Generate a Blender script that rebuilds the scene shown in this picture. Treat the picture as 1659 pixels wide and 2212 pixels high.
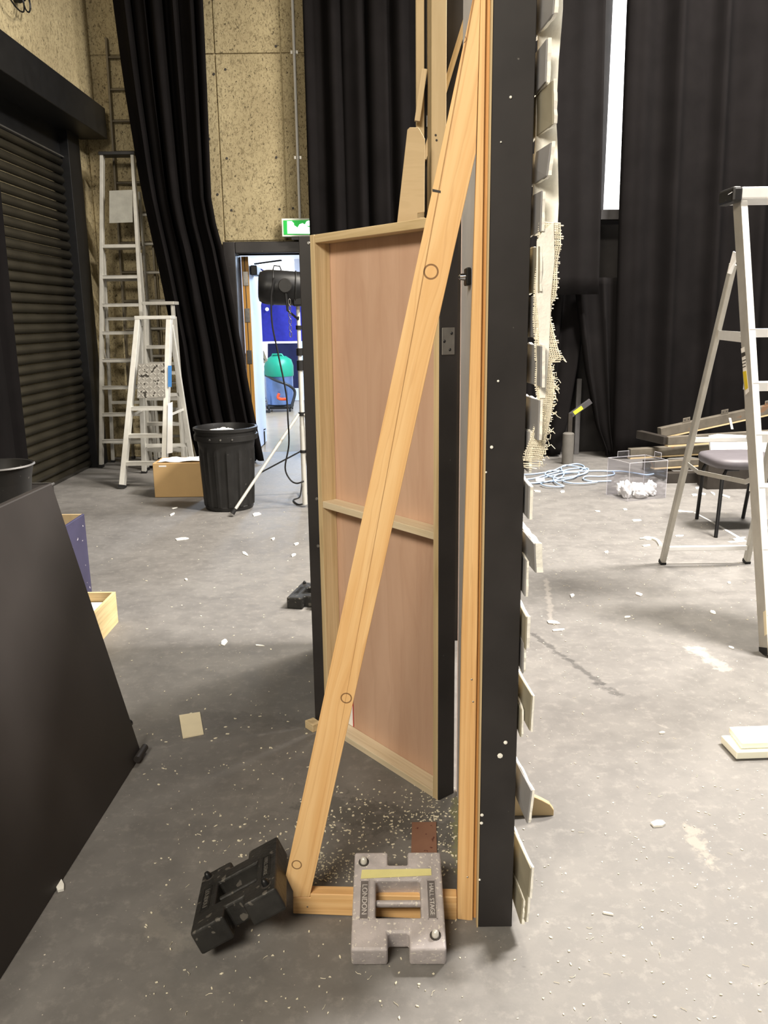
import bpy, bmesh, math, random
from math import sin, cos, tan, atan, atan2, pi, radians, sqrt, exp
from mathutils import Vector, Matrix, noise

for o in list(bpy.data.objects): bpy.data.objects.remove(o)
scene = bpy.context.scene
COL = scene.collection
rnd = random.Random(11)

# ------------------------------------------------------------------ camera
FPX, CX, CY, CAMH = 1770.0, 829.5, 1106.0, 1.4
PITCH, ROLL = atan(418 / 1770.0), 0.0127
_f = Vector((0, cos(PITCH), -sin(PITCH))); _r = Vector((1, 0, 0)); _u = Vector((0, sin(PITCH), cos(PITCH)))
CR = _r * cos(ROLL) - _u * sin(ROLL); CU = _u * cos(ROLL) + _r * sin(ROLL)
cd = bpy.data.cameras.new('camera'); cam = bpy.data.objects.new('camera', cd); COL.objects.link(cam)
cd.sensor_fit = 'VERTICAL'; cd.sensor_height = 36.0; cd.lens = 36.0 * FPX / 2212.0; cd.clip_start = .02
M = Matrix((CR, CU, -_f)).transposed().to_4x4(); M.translation = (0, 0, CAMH); cam.matrix_world = M
scene.camera = cam

# ------------------------------------------------------------------ world, lamps, exposure
w = bpy.data.worlds.new('world'); scene.world = w; w.use_nodes = True
w.node_tree.nodes['Background'].inputs[0].default_value = (.80, .80, .84, 1)
w.node_tree.nodes['Background'].inputs[1].default_value = .10
scene.view_settings.view_transform = 'Standard'; scene.view_settings.look = 'None'
scene.view_settings.gamma = 1; scene.view_settings.use_curve_mapping = False
scene.view_settings.exposure = 0.0

def area(name, loc, size, power, color, target=None):
    l = bpy.data.lights.new(name, 'AREA'); l.shape = 'RECTANGLE'; l.size, l.size_y = size
    l.energy = power; l.color = color
    o = bpy.data.objects.new(name, l); COL.objects.link(o); o.location = loc
    if target:
        o.rotation_euler = (Vector(target) - Vector(loc)).to_track_quat('-Z', 'Y').to_euler()
    return o
WARM = (1.0, .915, .78); NEUT = (1.0, .945, .88); COOL = (.62, .78, 1.0)
area('ceiling_lamp', (3.3, 3.4, 5.6), (1.4, .5), 1020, NEUT)
area('ceiling_lamp', (3.4, 6.4, 5.6), (1.4, .5), 380, NEUT)
area('ceiling_lamp', (1.2, 5.2, 5.6), (1.4, .5), 300, WARM)
area('ceiling_lamp', (-1.7, -2.3, 4.2), (2.2, 1.0), 330, WARM, (0, 2.6, .9))
area('corridor_daylight', (-.6, 11.4, 2.34), (.6, 2.4), 300, COOL)  # area light added under the corridor ceiling, standing in for cool daylight

# ------------------------------------------------------------------ pixel -> world helpers (photo frame 1659 x 2212)
CAMP = Vector((0, 0, CAMH))
def ray(x, y): return _f + CR * ((x - CX) / FPX) - CU * ((y - CY) / FPX)
def fl(x, y, z=0.0):
    d = ray(x, y); return CAMP + d * ((z - CAMH) / d.z)
def aY(x, y, Y):
    d = ray(x, y); return CAMP + d * (Y / d.y)
def aX(x, y, X):
    d = ray(x, y); return CAMP + d * (X / d.x)
def V(*a): return Vector(a)

# ------------------------------------------------------------------ mesh builder
OFF = {}
class MB:
    def __init__(s): s.v = []; s.f = []; s.g = []
    def add(s, pts, faces, gc=None):
        n = len(s.v)
        s.v += [Vector(p) for p in pts]; s.g += [Vector(p) for p in (gc or pts)]
        s.f += [tuple(n + i for i in fc) for fc in faces]; return s
    def obox(s, c, ax, ay, az):
        c = Vector(c); ax, ay, az = Vector(ax), Vector(ay), Vector(az); P = []; G = []
        ls = [ax.length, ay.length, az.length]; order = sorted(range(3), key=lambda i: -ls[i])
        for i in range(8):
            sx, sy, sz = (1 if i & 1 else -1), (1 if i & 2 else -1), (1 if i & 4 else -1)
            P.append(c + (ax * sx + ay * sy + az * sz) * .5)
            l = (sx * ls[0] / 2, sy * ls[1] / 2, sz * ls[2] / 2)
            G.append(Vector((l[order[0]], l[order[1]], l[order[2]])))
        fc = [(0, 4, 6, 2), (1, 3, 7, 5), (0, 1, 5, 4), (2, 6, 7, 3), (0, 2, 3, 1), (4, 5, 7, 6)]
        if ax.cross(ay).dot(az) < 0: fc = [f[::-1] for f in fc]
        return s.add(P, fc, G)
    def box(s, x0, x1, y0, y1, z0, z1):
        return s.obox(((x0 + x1) / 2, (y0 + y1) / 2, (z0 + z1) / 2), (x1 - x0, 0, 0), (0, y1 - y0, 0), (0, 0, z1 - z0))
    def bar(s, a, b, w, d, side=(1, 0, 0)):
        a, b = Vector(a), Vector(b); L = b - a; t = L.normalized(); sd = Vector(side)
        sd = (sd - t * sd.dot(t)).normalized(); n = t.cross(sd)
        return s.obox((a + b) / 2, L, sd * w, n * d)
    def tube(s, pts, r, n=8, cap=True, rs=None):
        pts = [Vector(p) for p in pts]; m = len(pts); P = []; G = []; ref = None; dist = 0
        for i, p in enumerate(pts):
            t = (pts[min(i + 1, m - 1)] - pts[max(i - 1, 0)])
            t = t.normalized() if t.length > 1e-9 else Vector((0, 0, 1))
            if ref is None: ref = Vector((0, 0, 1)) if abs(t.z) < .9 else Vector((1, 0, 0))
            ref = (ref - t * ref.dot(t)).normalized(); b = t.cross(ref)
            if i: dist += (p - pts[i - 1]).length
            rr = rs[i] if rs else r
            for k in range(n):
                a = 2 * pi * k / n; P.append(p + (ref * cos(a) + b * sin(a)) * rr); G.append(Vector((dist, cos(a) * rr, sin(a) * rr)))
        fc = []
        for i in range(m - 1):
            for k in range(n):
                k2 = (k + 1) % n; fc.append((i * n + k, i * n + k2, (i + 1) * n + k2, (i + 1) * n + k))
        if cap: fc.append(tuple(range(n))[::-1]); fc.append(tuple((m - 1) * n + k for k in range(n)))
        return s.add(P, fc, G)
    def lathe(s, prof, c=(0, 0, 0), n=24, axis=(0, 0, 1), capb=True, capt=True, flute=None):
        c = Vector(c); ax = Vector(axis).normalized(); e1 = ax.orthogonal().normalized(); e2 = ax.cross(e1); P = []
        for r, z in prof:
            for k in range(n):
                a = 2 * pi * k / n; rr = r + (flute(a, z) if flute else 0); P.append(c + ax * z + (e1 * cos(a) + e2 * sin(a)) * rr)
        fc = []; m = len(prof)
        for i in range(m - 1):
            for k in range(n):
                k2 = (k + 1) % n; fc.append((i * n + k, i * n + k2, (i + 1) * n + k2, (i + 1) * n + k))
        if capb: fc.append(tuple(range(n))[::-1])
        if capt: fc.append(tuple((m - 1) * n + k for k in range(n)))
        return s.add(P, fc)
    def prism(s, poly, ext):
        poly = [Vector(p) for p in poly]; ext = Vector(ext); n = len(poly)
        nrm = Vector((0, 0, 0))
        for i in range(n): nrm += (poly[i] - poly[0]).cross(poly[(i + 1) % n] - poly[0])
        if nrm.dot(ext) > 0: poly = poly[::-1]
        P = poly + [p + ext for p in poly]
        fc = [tuple(range(n)), tuple(range(n, 2 * n))[::-1]]
        for i in range(n): j = (i + 1) % n; fc.append((j, i, n + i, n + j))
        return s.add(P, fc)
    def grid(s, fn, nu, nv):
        P = [fn(i / nu, j / nv) for j in range(nv + 1) for i in range(nu + 1)]
        fc = [(j * (nu + 1) + i, j * (nu + 1) + i + 1, (j + 1) * (nu + 1) + i + 1, (j + 1) * (nu + 1) + i) for j in range(nv) for i in range(nu)]
        return s.add(P, fc)
    def cells(s, xs, ys, inside, z0, z1, M=None):
        vid = {}; P = []; fc = []
        def vv(i, j, k):
            if (i, j, k) not in vid: vid[(i, j, k)] = len(P); P.append(Vector((xs[i], ys[j], (z0, z1)[k])))
            return vid[(i, j, k)]
        ins = lambda i, j: 0 <= i < len(xs) - 1 and 0 <= j < len(ys) - 1 and inside((xs[i] + xs[i + 1]) / 2, (ys[j] + ys[j + 1]) / 2)
        for i in range(len(xs) - 1):
            for j in range(len(ys) - 1):
                if not ins(i, j): continue
                fc.append((vv(i, j, 1), vv(i + 1, j, 1), vv(i + 1, j + 1, 1), vv(i, j + 1, 1)))
                fc.append((vv(i, j, 0), vv(i, j + 1, 0), vv(i + 1, j + 1, 0), vv(i + 1, j, 0)))
                if not ins(i - 1, j): fc.append((vv(i, j + 1, 0), vv(i, j, 0), vv(i, j, 1), vv(i, j + 1, 1)))
                if not ins(i + 1, j): fc.append((vv(i + 1, j, 0), vv(i + 1, j + 1, 0), vv(i + 1, j + 1, 1), vv(i + 1, j, 1)))
                if not ins(i, j - 1): fc.append((vv(i, j, 0), vv(i + 1, j, 0), vv(i + 1, j, 1), vv(i, j, 1)))
                if not ins(i, j + 1): fc.append((vv(i + 1, j + 1, 0), vv(i, j + 1, 0), vv(i, j + 1, 1), vv(i + 1, j + 1, 1)))
        if M: P = [M @ p for p in P]
        return s.add(P, fc)
    def build(s, name, mat, parent=None, bevel=0, seg=2, smooth=None, solid=0):
        me = bpy.data.meshes.new(name)
        if parent is not None: off = OFF[parent]
        else:
            xs = [p.x for p in s.v]; ys = [p.y for p in s.v]; zs = [p.z for p in s.v]
            off = Vector(((min(xs) + max(xs)) / 2, (min(ys) + max(ys)) / 2, min(zs)))
        me.from_pydata([tuple(p - off) for p in s.v], [], s.f); me.update()
        at = me.attributes.new('gc', 'FLOAT_VECTOR', 'POINT')
        at.data.foreach_set('vector', [c for g in s.g for c in g])
        me.materials.append(mat)
        if smooth is not None:
            me.polygons.foreach_set('use_smooth', [True] * len(me.polygons)); me.set_sharp_from_angle(angle=radians(smooth))
        o = bpy.data.objects.new(name, me); COL.objects.link(o)
        if parent is not None: o.parent = parent
        else: o.location = off
        OFF[o] = off
        if bevel:
            b = o.modifiers.new('bevel', 'BEVEL'); b.width = bevel; b.segments = seg; b.limit_method = 'ANGLE'; b.angle_limit = radians(35)
        if solid:
            b = o.modifiers.new('solidify', 'SOLIDIFY'); b.thickness = solid; b.offset = 0
        return o

def tag(o, label=None, cat=None, group=None, kind=None):
    if label: o['label'] = label
    if cat: o['category'] = cat
    if group: o['group'] = group
    if kind: o['kind'] = kind
    return o
def thing(name, label, cat, loc=(0, 0, 0), rz=0, group=None, local=False, mat=None, kind=None):
    o = bpy.data.objects.new(name, None); COL.objects.link(o); o.empty_display_size = .05
    o.location = loc; o.rotation_euler = (0, 0, rz)
    if mat is not None: o.matrix_world = mat
    OFF[o] = Vector((0, 0, 0)) if local else Vector(loc)
    return tag(o, label, cat, group, kind)
def text_part(txt, name, mat, parent, M, size, depth=.001):
    cu = bpy.data.curves.new('txt', 'FONT'); cu.body = txt; cu.size = size; cu.extrude = depth; cu.align_x = 'CENTER'; cu.align_y = 'CENTER'
    cu.resolution_u = 3
    to = bpy.data.objects.new('txt', cu); COL.objects.link(to)
    bpy.context.view_layer.update()
    me = bpy.data.meshes.new_from_object(to.evaluated_get(bpy.context.evaluated_depsgraph_get()))
    bpy.data.objects.remove(to); me.transform(M); me.name = name
    me.materials.clear(); me.materials.append(mat)
    o = bpy.data.objects.new(name, me); COL.objects.link(o); o.parent = parent; OFF[o] = OFF[parent]
    return o

# ------------------------------------------------------------------ materials
def lin(c): 
    return tuple(((x / 255) / 12.92 if x / 255 <= .04045 else (((x / 255) + .055) / 1.055) ** 2.4) for x in c[:3]) + (1,)
MATS = {}
class NT:
    def __init__(s, name):
        s.m = bpy.data.materials.new(name); s.m.use_nodes = True; s.t = s.m.node_tree; s.n = s.t.nodes
        s.b = s.n['Principled BSDF']; MATS[name] = s.m
    def nd(s, typ, **kw):
        n = s.n.new(typ)
        for k, v in kw.items():
            if k[0] == 'i' and k[1:].isdigit(): n.inputs[int(k[1:])].default_value = v
            else: setattr(n, k, v)
        return n
    def l(s, a, b): s.t.links.new(a, b)
    def math(s, op, a, b=None, c=None):
        n = s.nd('ShaderNodeMath', operation=op)
        for i, x in enumerate((a, b, c)):
            if x is None: continue
            if isinstance(x, (int, float)): n.inputs[i].default_value = x
            else: s.l(x, n.inputs[i])
        return n.outputs[0]
    def mix(s, fac, a, b, bt='MIX'):
        n = s.nd('ShaderNodeMix', data_type='RGBA', blend_type=bt)
        for i, x in ((0, fac), (6, a), (7, b)):
            if isinstance(x, (int, float)): n.inputs[i].default_value = x
            elif isinstance(x, tuple): n.inputs[i].default_value = x
            else: s.l(x, n.inputs[i])
        return n.outputs[2]
    def coord(s, kind='obj', scale=(1, 1, 1)):
        if kind == 'gc': src = s.nd('ShaderNodeAttribute', attribute_name='gc').outputs['Vector']
        else: src = s.nd('ShaderNodeTexCoord').outputs['Object']
        mp = s.nd('ShaderNodeMapping'); mp.inputs['Scale'].default_value = scale; s.l(src, mp.inputs[0]); return mp.outputs[0]
    def noise(s, vec, scale, detail=4, rough=.55, dist=0):
        n = s.nd('ShaderNodeTexNoise'); n.inputs['Scale'].default_value = scale; n.inputs['Detail'].default_value = detail
        n.inputs['Roughness'].default_value = rough; n.inputs['Distortion'].default_value = dist; s.l(vec, n.inputs['Vector']); return n.outputs['Fac']
    def ramp(s, fac, stops):
        n = s.nd('ShaderNodeValToRGB'); e = n.color_ramp.elements
        while len(e) < len(stops): e.new(.5)
        for i, (p, c) in enumerate(stops): e[i].position = p; e[i].color = c if isinstance(c, tuple) else (c, c, c, 1)
        s.l(fac, n.inputs[0]); return n.outputs[0]
    def bump(s, h, strength=.3, dist=.005):
        n = s.nd('ShaderNodeBump'); n.inputs['Strength'].default_value = strength; n.inputs['Distance'].default_value = dist
        s.l(h, n.inputs['Height']); s.l(n.outputs[0], s.b.inputs['Normal'])
    def col(s, c):
        if isinstance(c, tuple): s.b.inputs['Base Color'].default_value = c
        else: s.l(c, s.b.inputs['Base Color'])
    def set(s, rough=None, metal=None, spec=None, **kw):
        if rough is not None: s.b.inputs['Roughness'].default_value = rough
        if metal is not None: s.b.inputs['Metallic'].default_value = metal
        if spec is not None: s.b.inputs['Specular IOR Level'].default_value = spec

def plain(name, c, rough=.6, metal=0, var=.12, scale=14, spec=.4, speck=None, bump=0, bscale=60, kind='obj'):
    m = NT(name); v = m.coord(kind); n = m.noise(v, scale, 5)
    L = lin(c); a = tuple(x * (1 - var) for x in L[:3]) + (1,); b = tuple(min(1, x * (1 + var)) for x in L[:3]) + (1,)
    cc = m.ramp(n, [(.3, a), (.7, b)])
    if speck:
        sc, th, sp = speck; n2 = m.noise(v, sc, 2, .5)
        cc = m.mix(m.ramp(n2, [(th, 0.0), (th + .03, 1.0)]), cc, lin(sp))
    m.col(cc); m.set(rough, metal, spec)
    if bump: m.bump(m.noise(v, bscale, 4), bump, .003)
    return m.m

def wood(name, c1, c2, dark=None, gs=55, rough=.55, knots=()):
    m = NT(name); v = m.coord('gc')
    sep = m.nd('ShaderNodeSeparateXYZ'); m.l(v, sep.inputs[0]); u, vv, ww = sep.outputs
    off = 0.0; ring = None
    for (ku, kv, kr) in knots:
        du = m.math('SUBTRACT', u, ku); dv = m.math('SUBTRACT', vv, kv)
        d2 = m.math('ADD', m.math('MULTIPLY', m.math('MULTIPLY', du, du), .12), m.math('MULTIPLY', dv, dv))
        g = m.math('POWER', 2.718, m.math('MULTIPLY', d2, -1.0 / (kr * 2.2) ** 2))
        t = m.math('MULTIPLY', m.math('MULTIPLY', g, dv), -.75)
        off = t if off == 0.0 else m.math('ADD', off, t)
        dd = m.math('SQRT', m.math('ADD', m.math('MULTIPLY', du, du), m.math('MULTIPLY', dv, dv)))
        rg = m.math('LESS_THAN', m.math('ABSOLUTE', m.math('SUBTRACT', dd, kr)), kr * .13)
        ring = rg if ring is None else m.math('MAXIMUM', ring, rg)
    v2 = vv if off == 0.0 else m.math('ADD', vv, off)
    cmb = m.nd('ShaderNodeCombineXYZ'); m.l(m.math('MULTIPLY', u, 1.6), cmb.inputs[0]); m.l(m.math('MULTIPLY', v2, gs), cmb.inputs[1]); m.l(m.math('MULTIPLY', ww, gs * .6), cmb.inputs[2])
    n = m.noise(cmb.outputs[0], 1.0, 4, .6, .6)
    cc = m.ramp(n, [(.32, lin(c2)), (.62, lin(c1))])
    lines = m.math('SINE', m.math('ADD', m.math('MULTIPLY', v2, gs * 9), m.math('MULTIPLY', n, 14)))
    cc = m.mix(m.math('MULTIPLY', m.ramp(lines, [(.75, 0.0), (1.0, 1.0)]), .2), cc, lin(dark or c2))
    if ring is not None: cc = m.mix(m.math('MULTIPLY', ring, .75), cc, lin((84, 44, 20)))
    m.col(cc); m.set(rough, 0, .35); m.bump(n, .12, .002)
    return m.m

def emit(name, c, strength):
    m = NT(name); m.b.inputs['Base Color'].default_value = lin(c); m.b.inputs['Emission Color'].default_value = lin(c); m.b.inputs['Emission Strength'].default_value = strength; return m.m

# floor: worn grey studio floor with scuffs, smears, painted shade and tiny paint specks
m = NT('studio_floor'); v = m.nd('ShaderNodeNewGeometry').outputs['Position']
def seg(a, b, w_):
    a, b = Vector((a.x, a.y, 0)), Vector((b.x, b.y, 0)); d = b - a
    p = m.nd('ShaderNodeVectorMath', operation='SUBTRACT'); m.l(v, p.inputs[0]); p.inputs[1].default_value = a
    t = m.nd('ShaderNodeVectorMath', operation='DOT_PRODUCT'); m.l(p.outputs[0], t.inputs[0]); t.inputs[1].default_value = d / d.length_squared
    tt = m.nd('ShaderNodeClamp'); m.l(t.outputs['Value'], tt.inputs[0])
    q = m.nd('ShaderNodeVectorMath', operation='SCALE'); q.inputs[0].default_value = d; m.l(tt.outputs[0], q.inputs['Scale'])
    e = m.nd('ShaderNodeVectorMath', operation='DISTANCE'); m.l(p.outputs[0], e.inputs[0]); m.l(q.outputs[0], e.inputs[1])
    n = m.noise(v, 22, 5, .7); return m.ramp(m.math('ADD', m.math('DIVIDE', e.outputs['Value'], w_), m.math('MULTIPLY', m.math('SUBTRACT', n, .5), 4.2)), [(.35, 1.0), (.8, 0.0)])
a = m.noise(v, .9, 5, .55, .2); b = m.noise(v, 7, 7, .7, .2); c = m.noise(v, 26, 5, .7)
cc = m.ramp(a, [(.3, lin((112, 109, 106))), (.7, lin((130, 127, 123)))])
cc = m.mix(m.ramp(b, [(.38, .40), (.58, 0.0)]), cc, lin((92, 90, 88)))
cc = m.mix(m.ramp(c, [(.52, 0.0), (.75, .35)]), cc, lin((164, 159, 152)))
d = m.noise(v, 4.2, 6, .75, 1.4); cc = m.mix(m.ramp(d, [(.64, 0.0), (.72, .30)]), cc, lin((176, 170, 162)))
d = m.noise(v, 6.5, 6, .75, 1.8); cc = m.mix(m.ramp(d, [(.67, 0.0), (.73, .45)]), cc, lin((52, 50, 50)))
for (pa, pb, w_, colr, k) in (((1148, 1368), (1300, 1478), .022, (40, 38, 38), .75), ((1290, 1480), (1335, 1500), .03, (44, 42, 42), .7), ((1500, 1400), (1560, 1442), .05, (196, 188, 178), .5), ((1180, 1250), (1190, 1340), .02, (188, 180, 170), .35), ((1490, 1790), (1530, 1860), .03, (190, 180, 164), .4), ((330, 1980), (385, 2040), .05, (150, 145, 136), .4), ((440, 1545), (640, 1560), .05, (70, 68, 66), .35), ((700, 1740), (980, 1800), .10, (58, 58, 54), .6), ((985, 1730), (990, 1880), .02, (150, 150, 96), .6), ((1110, 1400), (1160, 1395), .06, (70, 67, 66), .4)):  # floor marks; broad dark band under the plywood flat is shade painted in
    cc = m.mix(m.math('MULTIPLY', seg(fl(*pa), fl(*pb), w_), k * .7), cc, lin(colr))
vo = m.nd('ShaderNodeTexVoronoi'); vo.inputs['Scale'].default_value = 17; m.l(v, vo.inputs['Vector'])
sp = m.math('LESS_THAN', vo.outputs['Distance'], m.math('MULTIPLY', m.ramp(m.noise(v, 2.3, 3), [(.42, 0.0), (.75, 1.0)]), .07))
cc = m.mix(sp, cc, lin((216, 208, 192)))
vo = m.nd('ShaderNodeTexVoronoi'); vo.inputs['Scale'].default_value = 46; m.l(v, vo.inputs['Vector'])
sp = m.math('LESS_THAN', vo.outputs['Distance'], m.math('MULTIPLY', m.ramp(m.noise(v, 1.7, 3), [(.40, 0.0), (.8, 1.0)]), .13))
cc = m.mix(sp, cc, lin((206, 198, 184)))
m.col(cc); m.set(.62, 0, .35); m.l(m.ramp(b, [(.3, .5), (.7, .72)]), m.b.inputs['Roughness']); m.bump(b, .06, .003)
FLOOR = m.m
# board-marked concrete
m = NT('concrete'); v = m.coord()
a = m.noise(v, 1.2, 5, .6); b = m.noise(m.coord('obj', (1, 1, .6)), 34, 6, .8, 1.4); c = m.noise(m.coord('obj', (1, 1, .6)), 62, 3, .6, .9)
cc = m.ramp(a, [(.3, lin((158, 144, 112))), (.7, lin((186, 172, 136)))])
cc = m.mix(m.ramp(b, [(.49, 0.0), (.64, .85)]), cc, lin((104, 92, 66)))
cc = m.mix(m.ramp(c, [(.585, 0.0), (.66, .9)]), cc, lin((72, 63, 47)))
m.col(cc); m.set(.9, 0, .2); m.bump(b, .25, .006); CONC = m.m

PINE = wood('orange_pine', (236, 188, 126), (222, 164, 98), (178, 112, 58))
PINE_POST = wood('post_pine', (230, 190, 134), (212, 164, 106), (170, 116, 68), gs=70)
PALE = wood('pale_softwood', (214, 192, 152), (190, 166, 124), (150, 122, 84), gs=60)
WHITEWOOD = wood('clean_whitewood', (226, 212, 184), (208, 190, 158), (180, 158, 124), gs=50)
PLY = wood('birch_ply', (202, 180, 140), (186, 162, 122), (164, 138, 98), gs=16)
PINK = wood('pink_plywood', (204, 170, 146), (192, 156, 132), (180, 144, 120), gs=9, rough=.5)
CREAM = wood('cream_crate_wood', (232, 208, 158), (214, 188, 136), (150, 120, 78), gs=26)
HARD = plain('hardboard', (134, 98, 80), .6, var=.1, speck=(60, .68, (90, 50, 40)))
BLACK = plain('black_paint', (44, 41, 40), .48, var=.35, scale=4, spec=.4, speck=(70, .76, (96, 92, 88)))
BLACKBD = plain('black_board_paint', (52, 48, 46), .55, var=.16, scale=3, spec=.4)
BLACKM = plain('black_metal', (24, 24, 25), .42, .1, .2)
BLACKP = plain('black_plastic', (34, 33, 32), .45, 0, .25, 9, speck=(50, .72, (92, 90, 86)))
RUBBER = plain('black_rubber', (26, 25, 25), .7)
STEELB = plain('shutter_black', (60, 56, 46), .34, .2, .3, 3, speck=(7, .70, (62, 60, 44)))
GREYP = plain('grey_paint', (212, 210, 212), .55, var=.05)
DRAPE = plain('black_wool_drape', (20, 18, 18), .95, var=.2, scale=3, spec=.06)
DRAPE2 = plain('black_serge_drape', (22, 20, 20), .92, var=.2, scale=3, spec=.08)
ALU = plain('aluminium', (222, 220, 212), .42, .3, .06, 20)
ALU2 = plain('dull_aluminium', (190, 187, 178), .45, .35, .1, 12)
ALU_BR = plain('bright_aluminium', (240, 240, 238), .38, .15, .03, 20)
ALUD = plain('dark_aluminium', (110, 102, 86), .45, .5, .15, 12)
STEEL = plain('zinc_steel', (150, 148, 144), .38, .9, .15, 30)
CHROME = plain('chrome', (205, 208, 214), .12, 1, .05)
IRON = plain('worn_grey_iron', (184, 177, 177), .5, .1, .2, 18, speck=(130, .63, (222, 216, 206)), bump=.5, bscale=70)
IRONB = plain('black_iron', (42, 41, 39), .42, .1, .4, 16, speck=(38, .63, (92, 88, 82)), bump=.5, bscale=60)
CARD = plain('cardboard', (200, 166, 116), .75, var=.06, scale=5)
WHITEP = plain('white_paper', (244, 243, 240), .6, var=.02)
CREAMP = plain('cream_card', (232, 220, 188), .7, var=.04)
PURPLE = plain('purple_blue_paint', (64, 61, 88), .5, var=.15, scale=6, speck=(32, .70, (196, 190, 196)))
WHITEPL = plain('white_painted_plank', (246, 245, 226), .5, var=.03, scale=5)
SLIPG = plain('brick_slip_grey', (140, 139, 140), .8, var=.08, scale=12)
SLIPK = plain('brick_slip_khaki', (150, 144, 126), .85, var=.1, scale=12)
PLASTER = plain('white_plaster', (248, 245, 236), .85, var=.08, scale=30, bump=.6, bscale=120)
SCRIM = plain('hessian_scrim', (234, 227, 208), .9, var=.15, scale=40)
RUST = plain('rusty_steel', (112, 105, 94), .55, .3, .25, 8, speck=(7, .64, (132, 102, 78)))
RUSTD = plain('dark_steel', (62, 57, 52), .55, .4, .25, 8)
TAPEY = plain('yellow_tape', (222, 214, 148), .6, var=.08)
YEL = plain('yellow_label', (220, 196, 40), .5, var=.05)
YELG = plain('fluorescent_yellow', (228, 232, 60), .5, var=.05)
BLUE = plain('blue_label', (58, 120, 184), .5, var=.08)
CABB = plain('pale_blue_cable', (182, 206, 238), .45, var=.05)
GREEN = plain('green_plastic', (22, 128, 96), .4, var=.05)
COAT = plain('blue_coat', (36, 36, 128), .85, var=.15)
NAVY = plain('navy_cloth', (20, 22, 54), .9, var=.15)
ORANGE = plain('orange_plastic', (226, 80, 40), .45, var=.05)
WHITEW = plain('white_wall', (226, 228, 234), .6, var=.02)
VINYL = plain('corridor_vinyl', (150, 132, 108), .25, var=.1, scale=3)
SEATG = plain('grey_seat_plastic', (98, 94, 98), .5, var=.06)
OCHRE = wood('ochre_door_edge', (206, 158, 84), (176, 126, 60), (120, 80, 36))
DOORW = plain('pale_door', (196, 204, 224), .5, var=.03)
INKD = plain('dark_ink', (60, 56, 52), .7)
ROOMW = emit('daylit_window', (250, 250, 252), 3.0)
WINW = emit('bright_window', (252, 253, 255), 2.6)
EXG = emit('exit_green', (0, 150, 50), .9); EXW = emit('exit_white', (225, 255, 240), 3.2)
m = NT('clear_acrylic'); m.n.remove(m.b); out = m.n['Material Output']
tr = m.nd('ShaderNodeBsdfTransparent'); gl = m.nd('ShaderNodeBsdfGlossy'); gl.inputs['Roughness'].default_value = .05; tr.inputs[0].default_value = (.93, .93, .95, 1)
ms = m.nd('ShaderNodeMixShader'); ms.inputs[0].default_value = .07; m.l(tr.outputs[0], ms.inputs[1]); m.l(gl.outputs[0], ms.inputs[2]); m.l(ms.outputs[0], out.inputs[0]); ACRYL = m.m
ACRYE = plain('acrylic_edge', (206, 204, 210), .3, var=.03)
# ================================================================== structure
BY = 8.6
fo = MB().box(-3.4, 6.6, -3, 8.85, -.1, 0).build('floor', FLOOR); tag(fo, kind='structure')
# back wall with door opening
DX0, DX1, DZ = -1.45, -.52, 2.05
wb = MB()
wb.box(-2.95, DX0, BY + .012, BY + .25, 0, 6.2); wb.box(DX1, 6.6, BY + .012, BY + .25, 0, 6.2); wb.box(DX0, DX1, BY + .012, BY + .25, DZ, 6.2)
wallb = wb.build('wall_back', CONC); tag(wallb, kind='structure')
j1, j2, j3 = -1.557, -.93, -2.25
for (x0, x1) in ((-2.84, j3), (j3, j1), (j1, j2), (j2, -.3), (-.3, .4)):
    for (z0, z1) in ((0, 3.87), (3.87, 5.6)):
        if z0 == 0 and x1 > j1 + .01: z0 = DZ + .12
        MB().box(x0 + .006, x1 - .006, BY - .003, BY + .02, z0 + .006, z1 - .006).build('panel', CONC, wallb, bevel=.003, seg=1)
th = MB()
for (x, y) in ((490, 342), (597, 340), (500, 454), (604, 452), (633, 450), (487, 150), (596, 100), (462, 160), (452, 300), (470, 420)):
    q = aY(x, y, BY - .004); th.lathe([(.012, 0), (.012, .004)], q, 8, (0, -1, 0))
th.build('tie_hole', INKD, wallb)
# left wall: concrete above, shutter below
wl = MB().box(-3.05, -2.74, -3, BY + .1, 3.38, 6.2); wl.box(-3.05, -2.86, 8.30, BY + .1, 0, 3.38); wl.box(-3.05, -2.86, -3, 1.0, 0, 3.38)
wl.box(-3.1, -3.0, 1.0, 8.3, 0, 3.38)
walll = wl.build('wall_left', CONC); tag(walll, kind='structure')
cz = MB().box(-3.05, 6.6, -3, 8.85, 6.2, 6.3).build('ceiling', plain('ceiling_dark', (66, 62, 58), .9)); tag(cz, kind='structure')
# roller shutter
sh = thing('door_1', None, None, (-2.85, 5.0, 0), kind='structure')
sh['label'] = 'black roller shutter door in the left wall'
MB().box(-2.99, -2.60, 1.0, 8.46, 3.10, 3.375).build('lintel_box', BLACKM, sh, bevel=.006)
MB().box(-2.96, -2.90, 1.0, 8.3, 2.86, 3.10).build('fascia', BLACKM, sh)
MB().box(-2.93, -2.82, 8.00, 8.30, 0, 3.10).build('guide_rail', BLACKM, sh, bevel=.004)
MB().bar((-2.875, 1.0, 2.865), (-2.875, 8.0, 2.865), .012, .012).build('edge_strip', STEEL, sh)
zs = [i * .082 for i in range(35)]
first = None
for i, z in enumerate(zs):
    if first is None:
        s = MB(); n = 6
        def slat(u, v, z=z):
            a = u * pi; return Vector((-2.905 + .022 * sin(a), 1.0 + v * 7.02, z + .004 + .074 * u))
        s.grid(slat, n, 1); s.f = [f[::-1] for f in s.f]
        first = s.build('slat', STEELB, sh, smooth=60, solid=.003)
    else:
        c = first.copy(); COL.objects.link(c); c.parent = sh; c.location.z = z
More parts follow.
